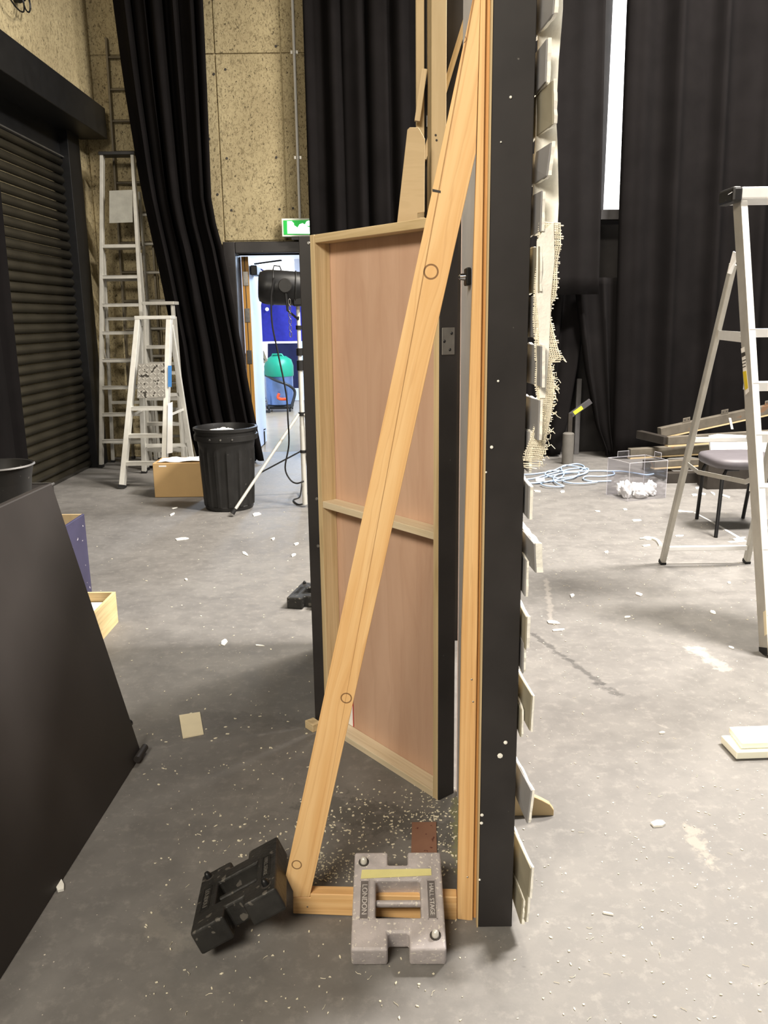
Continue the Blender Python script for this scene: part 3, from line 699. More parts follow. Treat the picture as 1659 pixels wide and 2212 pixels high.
# ================================================================== helpers for small things
def lump(c, sx, sy, sz, seed, nu=12, nv=8, amp=.35):
    s = MB(); rg = random.Random(seed); o = Vector((rg.uniform(0, 50), rg.uniform(0, 50), rg.uniform(0, 50)))
    P = []; c = Vector(c)
    for j in range(nv + 1):
        th = pi * j / nv
        for i in range(nu):
            ph = 2 * pi * i / nu; d = Vector((sin(th) * cos(ph), sin(th) * sin(ph), cos(th)))
            k = 1 + amp * noise.noise(d * 1.9 + o) + amp * .6 * noise.noise(d * 4.5 + o)
            P.append(c + Vector((d.x * sx * k, d.y * sy * k, max(d.z * k, -.8) * sz)))
    fc = [(j * nu + i, (j + 1) * nu + i, (j + 1) * nu + (i + 1) % nu, j * nu + (i + 1) % nu) for j in range(nv) for i in range(nu)]
    return s.add(P, fc)

def ladder(name, label, FL, FR, TL, TR, zs, rear=None, rz=None, mat=ALU, sw=.022, sd=.062, step_d=.08, step_h=.028, cap=True, plat=None, rungs=False, cat='ladder', group=None, bars=(), capmat=None):
    FL, FR, TL, TR = map(Vector, (FL, FR, TL, TR)); base = (FL + FR) / 2
    o = thing(name, label, cat, base, group=group)
    side = (FR - FL).normalized()
    fwd = Vector((-side.y, side.x, 0))
    for a, b in ((FL, TL), (FR, TR)):
        MB().bar(a, b, sw, sd, side).build('stile', mat, o, bevel=.002, seg=1)
        MB().bar(a + V(0, 0, .001), a + (b - a).normalized() * .03, sw + .008, sd + .008, side).build('foot', RUBBER, o)
    for z in zs:
        tl = (z - FL.z) / (TL.z - FL.z); p = FL.lerp(TL, tl); q = FR.lerp(TR, tl); in_ = side * (sw / 2)
        if rungs: MB().tube([p + in_, q - in_], .014, 8).build('rung', mat, o, smooth=50)
        else:
            s = MB(); c = (p + q) / 2 + fwd * (step_d / 2 - sd / 2); w_ = (q - p).length - sw
            s.obox(c, side * w_, fwd * step_d, V(0, 0, .006)); s.obox(c - fwd * (step_d / 2 - .003) - V(0, 0, step_h / 2), side * w_, fwd * .006, V(0, 0, step_h))
            s.build('step', mat, o)
    if rear:
        RL, RR, TF = rear                     # rear feet, and the fraction of the stile where the rear leg is hinged
        hl, hr = FL.lerp(TL, TF) + fwd * (sd * .75), FR.lerp(TR, TF) + fwd * (sd * .75)
        RL, RR = Vector(RL), Vector(RR)
        for a, b in ((RL, hl), (RR, hr)):
            MB().bar(a, b, sw, .035, side).build('rear_leg', mat, o, bevel=.002, seg=1)
            MB().bar(a + V(0, 0, .001), a + (b - a).normalized() * .025, sw + .008, .043, side).build('foot', RUBBER, o)
        for t in bars:
            MB().bar(RL.lerp(hl, t), RR.lerp(hr, t), .03, .018, (0, 0, 1)).build('crossbar', mat, o)
        for a, b, c, d in ((FL, TL, RL, hl), (FR, TR, RR, hr)):
            MB().bar(a.lerp(b, .42), c.lerp(d, .45), .006, .022, side).build('spreader', mat, o)
    if cap:
        c = (TL + TR) / 2; w_ = (TR - TL).length + .05
        MB().obox(c + fwd * .04 + V(0, 0, .012), side * w_, fwd * .16, V(0, 0, .03)).build('top_cap', capmat or mat, o, bevel=.004)
    if plat:
        t = (plat - FL.z) / (TL.z - FL.z); p, q = FL.lerp(TL, t), FR.lerp(TR, t); c = (p + q) / 2 + fwd * .10
        MB().obox(c, side * ((q - p).length - sw), fwd * .26, V(0, 0, .03)).build('platform', mat, o)
    return o

# ================================================================== ladders in the left corner
L1 = ladder('step_ladder', 'tallest aluminium platform step ladder with a black top beside the roller shutter', (-2.79, 8.00, 0), (-2.31, 8.00, 0), aY(221, 335, 8.22), aY(287, 335, 8.22), [.27 + .26 * k for k in range(7)], rear=((-2.77, 8.30, 0), (-2.33, 8.30, 0), .70), sw=.03, cap=True, plat=2.10, bars=(.1, .3, .5, .7, .88), capmat=BLACKP, mat=ALU2)
a, b, c, d = aY(236, 412, 8.12), aY(285, 410, 8.12), aY(286, 480, 8.12), aY(236, 482, 8.12)
MB().prism([a, b, c, d], (0, .012, 0)).build('back_panel', plain('pale_grey_panel', (150, 148, 138), .5), L1)
ladder('extension_ladder', 'narrow dull extension ladder leaning on the concrete wall above the platform ladder', (-2.62, 8.50, 0), (-2.27, 8.50, 0), aY(230, 82, 8.555), aY(230, 82, 8.555) + V(.32, 0, 0), [.2 + .28 * k for k in range(14)], mat=ALUD, cap=False, rungs=True, sw=.02, sd=.05)
xl = aY(318, 520, 8.50).x
ladder('extension_ladder', 'aluminium ladder half hidden behind the gathered drape', (xl - .01, 8.39, 0), (xl + .37, 8.39, 0), (xl - .02, 8.43, 2.62), (xl + .34, 8.43, 2.62), [.25 + .27 * k for k in range(9)], mat=ALU2, cap=False, rungs=True, sd=.05)
ladder('step_ladder', 'medium folded aluminium step ladder standing behind the small tread plate ladder', fl(318, 1016), fl(398, 1016), aY(314, 658, 7.86), aY(373, 658, 7.86), [.22 + .24 * k for k in range(5)], rear=(fl(318, 1016) + V(0, .13, 0), fl(398, 1016) + V(0, .13, 0), .93), mat=ALU2, bars=(.12, .4, .7))
F5l, F5r = fl(264, 1055), fl(354, 1054)
L5 = ladder('step_ladder', 'small bright aluminium step ladder with a folded tread plate platform beside the cardboard box', F5l, F5r, aY(299, 690, 7.32), aY(366, 688, 7.32), [.22, .45, .68], rear=(V(-2.27, 7.66, 0), V(-1.80, 7.66, 0), .96), mat=ALU, bars=(.2, .55), sw=.042, sd=.07)
def l5(x, y):   # a point on the plane of the ladder's front
    A, B, Cc = F5l, F5r, aY(299, 690, 7.32); n = (B - A).cross(Cc - A).normalized(); d = ray(x, y); return CAMP + d * ((A + n * -.045 * (1 if n.y > 0 else -1) - CAMP).dot(n) / d.dot(n)), n
(P1, n5) = l5(298, 786); P2, P3, P4 = l5(355, 784)[0], l5(357, 858)[0], l5(296, 860)[0]
nn = n5 if n5.y < 0 else -n5
tp = MB().prism([P1, P2, P3, P4], -nn * .006).build('tread_plate', plain('dirty_tread_plate', (150, 146, 138), .45, .3, .25, 22, speck=(22, .6, (60, 56, 50))), L5)
dm = MB()
for i in range(7):
    for j in range(8):
        c = P1.lerp(P2, (i + .5) / 7).lerp(P4.lerp(P3, (i + .5) / 7), (j + .5) / 8) + nn * .001
        ex = (P2 - P1).normalized(); ez = (P1 - P4).normalized(); sgn = 1 if (i + j) % 2 else -1
        dm.obox(c, (ex + ez * sgn).normalized() * .022, (ez - ex * sgn).normalized() * .007, nn * .004)
o = dm.build('tread_pattern', ALU2, tp); o['kind'] = 'stuff'
def sticker(parent, px, fnp, mat, name='sticker', off=.003):
    MB().prism([fnp(x, y)[0] + nn * off for x, y in px], -nn * .001).build(name, mat, parent)
sticker(L5, [(363, 790), (371, 790), (371, 836), (363, 836)], l5, BLUE); sticker(L5, [(363, 872), (373, 868), (373, 978), (361, 980)], l5, WHITEP)

# ================================================================== bin, box
bc = fl(487, 1107) + V(0, .185, 0)
bn_ = thing('dustbin', 'black ribbed plastic dustbin full to the rim beside the tripod leg', 'dustbin', bc)
def fl_(a, z): return (.006 * (1 if sin(a * 14) > 0 else -1)) if .03 < z < .47 else 0
MB().lathe([(.178, 0), (.182, .012), (.184, .03), (.186, .035), (.205, .44), (.207, .47), (.212, .50), (.216, .53)], bc, 112, flute=fl_, capt=False).build('body', BLACKP, bn_, smooth=30)
MB().lathe([(.216, .53), (.236, .532), (.238, .57), (.228, .572), (.228, .60), (.240, .602), (.241, .622), (.222, .626), (.214, .60), (.210, .565), (.02, .555)], bc, 48, capb=False).build('rim', BLACKP, bn_, smooth=40)
for k, (x, y) in enumerate(((480, 913), (497, 911), (470, 916))):
    q = aY(x, y, bc.y); p = V(q.x, q.y - .04 * k, .585); tag(lump(p, .05, .04, .03, 40 + k).build('crumpled_paper', WHITEP), 'small white scrap of paper lying on top of the full dustbin', 'paper', 'scraps in the dustbin')
for k in range(3):
    a = -1.9 + k * .35; p = bc + V(cos(a) * .239, sin(a) * .239, .552); MB().lathe([(.008, 0), (.006, .006)], p, 8, (cos(a), sin(a), 0)).build('rivet', STEEL, bn_)
x0, y0 = fl(335, 1075).x, 6.54; zt = aY(335, 1001, y0).z
cb = thing('cardboard_box', 'plain brown cardboard box between the small ladder and the dustbin', 'box', (x0 + .22, y0 + .15, 0))
MB().box(x0, x0 + .43, y0, y0 + .30, .002, zt).build('carton', CARD, cb, bevel=.003, seg=1)
MB().box(x0 + .0, x0 + .43, y0 + .13, y0 + .17, zt, zt + .001).build('tape', plain('parcel_tape', (176, 134, 84), .3), cb)
MB().box(x0 + .05, x0 + .11, y0 - .001, y0, zt - .03, zt - .018).build('printed_mark', WHITEP, cb)
s = MB(); s.grid(lambda u, v: V(x0 + .03 + .36 * u, y0 + .02 + .22 * v, zt + .006 + .012 * noise.noise(V(u * 5, v * 5, 1.3)) + .008 * u), 10, 6)
tag(s.build('paper_sheet', WHITEP, None, solid=.002), 'loose white paper sheet lying on the cardboard box', 'paper')

# ================================================================== lantern on stand
pb = fl(659, 1095); px_, py_ = pb.x, pb.y
st = thing('lighting_stand', 'silver tripod lighting stand with black collars by the dustbin', 'stand', pb)
def sp_(x, y): q = aY(x, y, py_); return V(px_, py_, q.z)
ztop = sp_(650, 640).z
MB().tube([(px_, py_, .02), (px_, py_, .62)], .019, 12).build('lower_tube', ALU, st, smooth=50)
MB().tube([(px_, py_, .62), (px_, py_, 1.05)], .017, 12).build('middle_tube', ALU, st, smooth=50)
MB().tube([(px_, py_, 1.05), (px_, py_, ztop)], .014, 12).build('upper_tube', ALU_BR, st, smooth=50)
for (ya, yb, r_) in ((752, 768, .024), (778, 800, .025), (890, 898, .026), (972, 978, .024), (703, 712, .022)):
    za, zb = sp_(655, ya).z, sp_(655, yb).z; MB().lathe([(r_, 0), (r_, za - zb)], (px_, py_, zb), 14).build('collar', BLACKP, st, smooth=40)
zc = sp_(655, 894).z; zl = sp_(655, 975).z
ft = fl(502, 1116)
dirs = [(ft - V(px_, py_, 0)).normalized()]
d0 = dirs[0]
for ang in (2 * pi / 3, -2 * pi / 3): dirs.append(V(d0.x * cos(ang) - d0.y * sin(ang), d0.x * sin(ang) + d0.y * cos(ang), 0))
R_ = (ft - V(px_, py_, 0)).length
for k, dd in enumerate(dirs):
    R2 = R_ if k == 0 else .5
    a = V(px_, py_, zc) + dd * .025; b = V(px_, py_, 0) + dd * R2 + V(0, 0, .022)
    MB().tube([a, b], .0115, 10).build('leg', ALU, st, smooth=50)
    t = (b - a).normalized(); MB().tube([b - t * .045, b], .016, 10, rs=[.013, .019]).build('rubber_foot', RUBBER, st, smooth=50)
    MB().tube([V(px_, py_, zl) + dd * .025, a.lerp(b, .60)], .006, 6).build('strut', BLACKM, st)
# lantern: fat barrel, lens end to the left
lc = aY(603, 622, py_ - .02); lz = lc.z; lx = lc.x
ln = thing('stage_lantern', 'black barrel stage lantern mounted on top of the lighting stand', 'stage light', V(lx, py_, lz - .12))
A = V(-1, -.12, .06).normalized()
MB().lathe([(.06, -.20), (.10, -.19), (.118, -.14), (.122, 0), (.122, .10), (.116, .13), (.10, .16), (.072, .168), (.06, .15)], V(lx + .02, py_ - .02, lz), 28, A).build('barrel', BLACKM, ln, smooth=35)
MB().lathe([(.0725, .152), (.0, .153)], V(lx + .02, py_ - .02, lz), 28, A, capb=False, capt=False).build('lens', plain('dark_lens', (30, 30, 36), .1), ln)
for zz in (.06, -.10): MB().lathe([(.124, zz), (.127, zz + .004), (.124, zz + .008)], V(lx + .02, py_ - .02, lz), 28, A, capb=False, capt=False).build('band', BLACKP, ln, smooth=40)
MB().box(lx + .10, lx + .19, py_ - .10, py_ + .06, lz - .13, lz + .0).build('lamp_house', BLACKM, ln, bevel=.012)
MB().tube([(lx + .06, py_ - .15, lz + .0), (lx + .07, py_ - .155, lz - .16), (px_, py_ - .03, lz - .22), (px_, py_, lz - .20)], .009, 6).build('yoke', BLACKM, ln)
MB().lathe([(.045, 0), (.05, .012), (.045, .024)], (lx + .06, py_ - .175, lz + .01), 16, (0, 1, 0)).build('tilt_knob', BLACKP, ln, smooth=40)
MB().tube([(lx - .04, py_ - .02, lz + .122), (lx - .03, py_ - .02, lz + .155), (lx + .01, py_ - .02, lz + .15), (lx + .02, py_ - .02, lz + .122)], .005, 6).build('handle', BLACKM, ln)
for k in range(6):
    q = V(lx + .085, py_ - .16, lz - .10 - .045 * k); MB().tube([q + V(.008 * cos(t), 0, .02 * sin(t)) for t in [i * pi / 4 for i in range(8)]] + [q + V(.008, 0, 0)], .003, 5).build('safety_chain_link', STEEL, ln)
# power cable
ck = MB()
pts = [aY(*p, py_ - .18) for p in ((592, 600), (586, 640), (588, 700), (600, 760), (618, 850), (622, 905))]
pts += [aY(*p, py_ - .08) for p in ((624, 960), (616, 1010), (626, 1035))] + [aY(640, 1044, py_ - .1), aY(655, 1040, py_ - .06), fl(661, 1060) + V(-.02, -.1, .1), fl(648, 1075) + V(0, 0, .01), fl(634, 1082) + V(0, 0, .008), fl(645, 1092) + V(0, 0, .008), fl(662, 1088) + V(0, 0, .008)]
def smooth_path(P, n=6):
    out = []
    for i in range(len(P) - 1):
        p0, p1, p2, p3 = P[max(i - 1, 0)], P[i], P[i + 1], P[min(i + 2, len(P) - 1)]
        for k in range(n):
            t = k / n; out.append(.5 * ((2 * p1) + (p2 - p0) * t + (2 * p0 - 5 * p1 + 4 * p2 - p3) * t * t + (3 * p1 - p0 - 3 * p2 + p3) * t ** 3))
    return out + [P[-1]]
tag(ck.tube(smooth_path(pts), .006, 6).build('power_cable', RUBBER, None, smooth=60), 'black power cable hanging from the lantern down to the floor', 'cable')

# ================================================================== left foreground: leaning board, boxes
B1 = V(-.815, 2.47, 0); B0 = V(-.872, 1.05, 0); T1 = aY(112, 1043, 2.47); T0 = B0 + (T1 - B1)
lb = thing('rostrum_board', 'large matt black board leaning on the left, standing on its long edge', 'board', (B0 + B1) / 2)
upv = (T1 - B1); al = (B1 - B0).normalized(); nb = al.cross(upv).normalized()
if nb.x > 0: nb = -nb
s = MB(); s.prism([B0, B1 - al * .012 , B1 + upv.normalized() * .02, T1, T0], nb * .038); s.build('panel', BLACKBD, lb, bevel=.004)
q = B1 + upv * .115; MB().tube([q - al * .02 + nb * .02, q + al * .022 + nb * .02], .014, 10).build('locating_pin', BLACKM, lb)
q = B1 + upv.normalized() * .018 - al * .02 - nb * .012 + V(0, 0, 0); MB().tube([q - al * .05, q + al * .03], .012, 10).build('castor_axle', BLACKBD, lb, smooth=50)
bt = aY(116, 1045, 3.05)
X1, Z1 = bt.x, bt.z
kb = thing('black_case', 'black box with worn pale edges behind the leaning board', 'box', (X1 - .27, 2.8, 0))
MB().box(X1 - .55, X1, 2.62, 3.05, 0, Z1).build('carcass', BLACK, kb, bevel=.004)
MB().tube([(X1 - .55, 3.05, Z1), (X1, 3.05, Z1), (X1, 2.62, Z1)], .005, 6).build('edge_trim', plain('scuffed_trim', (108, 106, 104), .5), kb)
tc = aY(-16, 1006, 2.78); tb = V(tc.x, 2.80, Z1 + .001); th_ = aY(58, 1003, 2.80).z - tb.z
tu = thing('bucket', 'black plastic bucket standing on the black box behind the leaning board', 'bucket', tb)
MB().lathe([(.105, 0), (.113, th_ * .6), (.118, th_ * .8), (.122, th_ - .004), (.124, th_), (.118, th_), (.112, th_ * .5), (.1, .02), (.0, .015)], tb, 40, capt=False).build('shell', BLACKP, tu, smooth=40)
MB().lathe([(.124, th_ - .006), (.128, th_ - .003), (.124, th_ + .002)], tb, 40, capb=False, capt=False).build('lip', plain('worn_lip', (96, 94, 92), .5), tu, smooth=40)
q = aY(58, 1031, 2.72); tag(lump(V(X1 - .12, 2.70, Z1 + .012), .03, .018, .012, 6).build('plaster_crumb', CREAMP), 'cream crumb of filler lying on the black box beside the bucket', 'crumb')
# purple-blue open box
c1 = V(-1.46, 3.92, 0); zt = aY(182, 1110, 3.92).z; t = .012
pbx_ = thing('open_box', 'purple blue painted open box with bare plywood inside, behind the leaning board', 'box', (-1.66, 3.72, 0))
bx0, bx1, by0, by1 = -1.88, aY(182, 1110, 3.92).x, 3.48, 3.92
MB().box(bx1 - t, bx1, by0, by1, 0, zt).build('side', PURPLE, pbx_, bevel=.001, seg=1); MB().box(bx0, bx0 + t, by0, by1, 0, zt).build('side', PURPLE, pbx_)
MB().box(bx0 + t, bx1 - t, by1 - t, by1, 0, zt).build('back', PLY, pbx_); MB().box(bx0 + t, bx1 - t, by0, by0 + t, 0, zt).build('front', PURPLE, pbx_)
MB().box(bx0 + t, bx1 - t, by0 + t, by1 - t, 0, t).build('base', PLY, pbx_)
# cream crate
q = fl(256, 1344); cz_ = aY(249, 1278, q.y).z; cx1 = q.x; cx0 = bx1 + .004; cy1, cy0 = q.y, q.y - .46
cr = thing('wooden_crate', 'low cream wooden crate on the floor beside the purple box', 'crate', ((cx0 + cx1) / 2, (cy0 + cy1) / 2, 0))
MB().box(cx1 - .014, cx1, cy0, cy1, 0, cz_).build('side', CREAM, cr, bevel=.0015); MB().box(cx0, cx0 + .014, cy0, cy1, 0, cz_).build('side', CREAM, cr)
MB().box(cx0 + .014, cx1 - .014, cy1 - .014, cy1, 0, cz_).build('end', CREAM, cr); MB().box(cx0 + .014, cx1 - .014, cy0, cy0 + .014, 0, cz_).build('end', CREAM, cr)
MB().box(cx0 + .014, cx1 - .014, cy0 + .014, cy1 - .014, 0, .012).build('base', CREAM, cr)
MB().box(cx0 + .02, cx1 - .02, cy0 + .03, cy1 - .02, .015, cz_ - .045).build('paper_stack', WHITEP, None)
o = bpy.data.objects['paper_stack']; tag(o, 'stack of white paper filling the cream crate', 'paper')
s = MB().obox(((cx0 + cx1) / 2 - .03, cy1 - .20, cz_ - .035), V(.07, .045, 0), V(-.014, .024, 0), (0, 0, .012)); tag(s.build('pry_bar', BLACKM, None, bevel=.002), 'small dark metal bar lying in the cream crate', 'tool')
# bulkhead lamp with wire guard high on the left wall
wq = aX(42, -4, -2.70)
wl_ = thing('wall_lamp', 'wire guarded lamp fitting with a loose cable high on the left concrete wall', 'wall lamp', wq)
MB().lathe([(.03, -.04), (.035, 0), (.02, .04)], wq + V(.0, 0, 0), 12, (1, 0, 0)).build('fitting', BLACKM, wl_)
for rr, dz in ((.075, -.02), (.06, -.03)):
    MB().tube([wq + V(.05, cos(t) * rr, dz + sin(t) * rr) for t in [i * pi / 10 for i in range(21)]], .004, 5, cap=False).build('wire_guard', BLACKM, wl_)
MB().tube(smooth_path([wq + V(.03, 0, -.03), wq + V(.05, -.08, -.12), wq + V(.05, -.22, -.13), wq + V(.03, -.34, -.05), wq + V(0, -.45, .1)]), .006, 6).build('cable', BLACKM, wl_)
# ================================================================== things in the room beyond the doorway
vy = 11.35; vc = fl(604, 889); vy = vc.y + .15; vx = aY(604, 840, vy).x
sc_ = (vc.y + .15) / 11.35
vac = thing('vacuum_cleaner', 'green topped steel drum vacuum cleaner on wheels beyond the doorway', 'vacuum cleaner', (vx, vy, 0))
zt = aY(604, 812, vy).z; zh = aY(604, 768, vy).z
MB().box(vx - .20, vx + .20, vy - .18, vy + .18, .04, .10).build('chassis', BLACKP, vac, bevel=.02)
MB().lathe([(.20, .10), (.215, .11), (.215, zt - .01), (.22, zt)], (vx, vy, 0), 28).build('drum', plain('blue_steel_drum', (110, 134, 178), .25, .6), vac, smooth=40)
MB().lathe([(.226, zt), (.23, zt + .02), (.23, zt + (zh - zt) * .5), (.20, zt + (zh - zt) * .8), (.12, zh - .01), (.02, zh)], (vx, vy, 0), 28).build('motor_head', GREEN, vac, smooth=50)
MB().tube([(vx - .10, vy - .05, zh - .04), (vx - .08, vy - .06, zh + .02), (vx + .06, vy - .06, zh + .02), (vx + .1, vy - .05, zh - .04)], .016, 8).build('handle', GREEN, vac, smooth=60)
for (dx, dy, r_) in ((-.16, -.17, .05), (.17, -.18, .035), (-.16, .17, .05), (.17, .17, .035)):
    MB().lathe([(r_, -.012), (r_, .012)], (vx + dx, vy + dy, r_ + .002), 16, (1, .2, 0)).build('wheel', RUBBER, vac, smooth=40)
MB().tube(smooth_path([V(vx - .19, vy - .1, zt + .02), V(vx - .02, vy - .26, zt - .05), V(vx + .18, vy - .27, zt - .13), V(vx + .26, vy - .2, .3), V(vx + .2, vy - .24, .08)]), .022, 8).build('hose', BLACKP, vac, smooth=60)
MB().tube([V(vx - .26, vy - .2, .16) + V(cos(t) * .085, 0, sin(t) * .085) for t in [i * pi / 8 for i in range(17)]], .012, 6, cap=False).build('cable_coil', plain('grey_cable', (96, 100, 112), .5), vac, smooth=60)
MB().box(vx - .34, vx - .12, vy - .32, vy - .26, .005, .035).build('floor_tool', BLACKP, vac)
tag(MB().tube(smooth_path([aY(603, 850, vy - .3), aY(600, 858, vy - .3), aY(606, 862, vy - .3), aY(620, 862, vy - .3)]), .022, 6).build('orange_clip', ORANGE, vac, smooth=60))
bpy.data.objects['orange_clip'].pop('label', None)
# coat and trousers hung up
hy = 13.9
def cloth(name, pts, th, mat, label, cat, seed):
    P = [aY(x, y, hy) for x, y in pts]; cx_ = sum(p.x for p in P) / len(P); s = MB()
    zs_ = [p.z for p in P]; z0, z1 = min(zs_), max(zs_)
    L = [(p.z, p.x) for p in P[:len(P) // 2]]; R = [(p.z, p.x) for p in P[len(P) // 2:]]
    def f(u, v):
        z = z0 + (z1 - z0) * v; xl, xr = interp(L, z), interp(R, z); a = 2 * pi * u
        x = (xl + xr) / 2 + (xr - xl) / 2 * cos(a); y = hy + sin(a) * th * (1 + .3 * sin(a * 5 + seed + v * 3)); return V(x, y, z)
    s.grid(f, 40, 14); n = 41
    s.f.append(tuple(range(40))[::-1]); s.f.append(tuple(14 * n + i for i in range(40)))
    return tag(s.build(name, mat, None, smooth=60), label, cat)
cloth('hanging_coat', [(566, 640), (560, 690), (554, 738), (650, 640), (652, 690), (655, 736)], .09, COAT, 'royal blue work coat hanging in the room beyond the doorway', 'coat', 1)
cloth('hanging_trousers', [(578, 742), (578, 790), (580, 838), (650, 742), (650, 790), (648, 838)], .06, NAVY, 'dark navy cloth hanging below the blue coat', 'clothing', 2)
q = aY(577, 668, hy - .13)
tag(MB().lathe([(.028, 0), (.03, .006), (.012, .008)], q, 16, (0, -1, 0)).build('badge', WHITEP, bpy.data.objects['hanging_coat'])); 
bpy.data.objects['badge'].location = (0, 0, 0)
# rail carrying the clothes
rl = thing('clothes_rail', 'steel clothes rail carrying the blue coat beyond the doorway', 'clothes rail', (-.9, hy, 0))
zr = aY(600, 634, hy).z + .03
MB().tube([(-2.0, hy, zr), (-.5, hy, zr)], .014, 8).build('hanging_bar', STEEL, rl)
for x in (-2.0, -.5): MB().tube([(x, hy, .02), (x, hy, zr)], .014, 8).build('upright', STEEL, rl); MB().box(x - .02, x + .02, hy - .25, hy + .25, 0, .03).build('foot', STEEL, rl)
# grey cabinet by the open leaf with a printed notice on it
gy = 10.2; gq = aY(556, 768, gy); gx1 = gq.x + .02
gb = thing('waste_bin', 'tall grey bin standing by the open door leaf', 'bin', (gx1 - .12, gy + .1, 0))
MB().box(gx1 - .20, gx1, gy, gy + .28, 0, gq.z).build('body', plain('grey_bin', (120, 118, 128), .5), gb, bevel=.01); MB().box(gx1 - .21, gx1 + .01, gy - .01, gy + .29, gq.z, gq.z + .03).build('lid', plain('grey_lid', (88, 86, 94), .5), gb, bevel=.008)
nq = [aY(x, y, gy - .03) for x, y in ((552, 763), (570, 757), (578, 779), (566, 789))]
no = MB().prism(nq, (0, .003, 0)).build('paper_notice', CREAMP); tag(no, 'cream printed notice hanging off the grey bin beyond the doorway', 'notice')
cq = sum(nq, Vector()) / 4
for k in range(3):
    OFFo = OFF[no]; MB().obox(cq + V(.012 * (k - 1), -.002, .012 - .018 * k), V(.045, 0, -.018), (0, .001, 0), V(.003, 0, .007)).build('print', INKD, no)
dq = fl(568, 960)
ds = thing('door_stop', 'small black ribbed door stop on the floor by the doorway', 'door stop', dq)
MB().box(dq.x - .015, dq.x + .025, dq.y, dq.y + .05, 0, .15).build('block', BLACKP, ds, bevel=.004)
MB().obox(dq + V(.005, .02, .165), V(.06, 0, .02), (0, .05, 0), (0, 0, .012)).build('flap', BLACKP, ds)
# ================================================================== right-hand step ladder
R_FL = fl(1651, 1414); R_TL = aY(1592, 432, 3.86)
rw = .53
R_FR = R_FL + V(rw, 0, 0); R_TR = R_TL + V(.40, 0, 0)
LD = thing('step_ladder', 'tall bright aluminium platform step ladder standing open in front of the grey chair', 'ladder', R_FL + V(.25, .6, 0))
for a, b in ((R_FL, R_TL), (R_FR, R_TR)):
    sgn = 1 if a is R_FL else -1
    MB().bar(a, b, .004, .078, (1, 0, 0)).build('stile_web', ALU2, LD)
    t = (b - a).normalized(); n = t.cross(V(1, 0, 0)).normalized()
    if n.y > 0: n = -n
    for k in (1, -1):
        MB().bar(a + n * (.039 * k) + V(.013 * sgn, 0, 0), b + n * (.039 * k) + V(.013 * sgn, 0, 0), .028, .004, (1, 0, 0)).build('stile_flange', ALU_BR, LD)
    MB().bar(a + V(.012 * sgn, 0, .001), a + V(.012 * sgn, 0, 0) + t * .03, .036, .07, (1, 0, 0)).build('foot', RUBBER, LD)
def fs(x, y):  # z on the front stile plane
    d = ray(x, y); n = (R_TL - R_FL).cross(V(1, 0, 0)); return (CAMP + d * ((R_FL - CAMP).dot(n) / d.dot(n)))
for yy in (710, 825, 935, 1048, 1180, 1320):
    z = fs(1640, yy).z; tt = z / R_TL.z
    p, q = R_FL.lerp(R_TL, tt), R_FR.lerp(R_TR, tt); w_ = q.x - p.x - .006; c = (p + q) / 2
    s = MB(); s.box(c.x - w_ / 2, c.x + w_ / 2, c.y - .045, c.y + .05, z - .004, z); s.box(c.x - w_ / 2, c.x + w_ / 2, c.y - .045, c.y - .041, z - .036, z - .004); s.box(c.x - w_ / 2, c.x + w_ / 2, c.y + .046, c.y + .05, z - .036, z - .004)
    s.build('step', ALU_BR, LD)
zt = aY(1620, 405, 3.83).z
MB().box(R_TL.x - .005, R_TR.x + .01, 3.80, 4.03, zt - .05, zt).build('top_platform', ALU_BR, LD, bevel=.006)
MB().box(R_TL.x - .05, R_TL.x - .004, 3.79, 3.95, zt - .065, zt + .002).build('end_cap', BLACKP, LD, bevel=.012)
MB().tube([(R_TL.x - .04, 3.80, zt - .02), (R_TL.x - .065, 3.80, zt - .035)], .004, 6).build('hook', BLACKM, LD)
RR_ = fl(1430, 1218); RRr = fl(1612, 1216); hl = aY(1584, 570, 4.10); hr = hl + V(.36, 0, 0)
for a, b in ((RR_, hl), (RRr, hr)):
    MB().bar(a, b, .026, .042, (1, 0, 0)).build('rear_leg', ALU2, LD, bevel=.003, seg=1)
    MB().bar(a + V(0, 0, .001), a.lerp(b, .012), .03, .046, (1, 0, 0)).build('foot', RUBBER, LD)
for (yy, r_) in ((1184, .013), (950, .014)):
    d = ray(1520, yy); n = (hl - RR_).cross(V(1, 0, 0)); z = (CAMP + d * ((RR_ - CAMP).dot(n) / d.dot(n))).z; t = z / hl.z
    MB().bar(RR_.lerp(hl, t) + V(.013, 0, 0), RRr.lerp(hr, t) - V(.013, 0, 0), .028, .02, (0, 0, 1)).build('crossbar', ALU_BR, LD, bevel=.004)
hb_ = fs(1590, 545)
MB().prism([aY(1571, 590, 4.08), aY(1583, 543, 4.04), aY(1588, 545, 4.03), aY(1590, 560, 4.04), aY(1578, 592, 4.08)], (.006, 0, 0)).build('hinge_plate', ALU_BR, LD)
t = 1.30 / hl.z; p = RR_.lerp(hl, t); tz = 1.30 / R_TL.z; q = R_FL.lerp(R_TL, tz)
MB().bar(p + V(0, -.02, 0), q + V(0, .02, 0), .004, .045, (1, 0, 0)).build('side_bracket', ALU_BR, LD)
s = MB(); pts = [aY(1486, 1003, 4.33), aY(1508, 1020, 4.10), aY(1560, 1031, 3.9), aY(1610, 1041, 3.6), aY(1622, 1036, 3.5)]
for a, b in zip(pts, pts[1:]): s.bar(a, b, .022, .004, (0, 0, 1))
s.build('locking_stay', ALU2, LD)
xw = R_FL.x - .0035
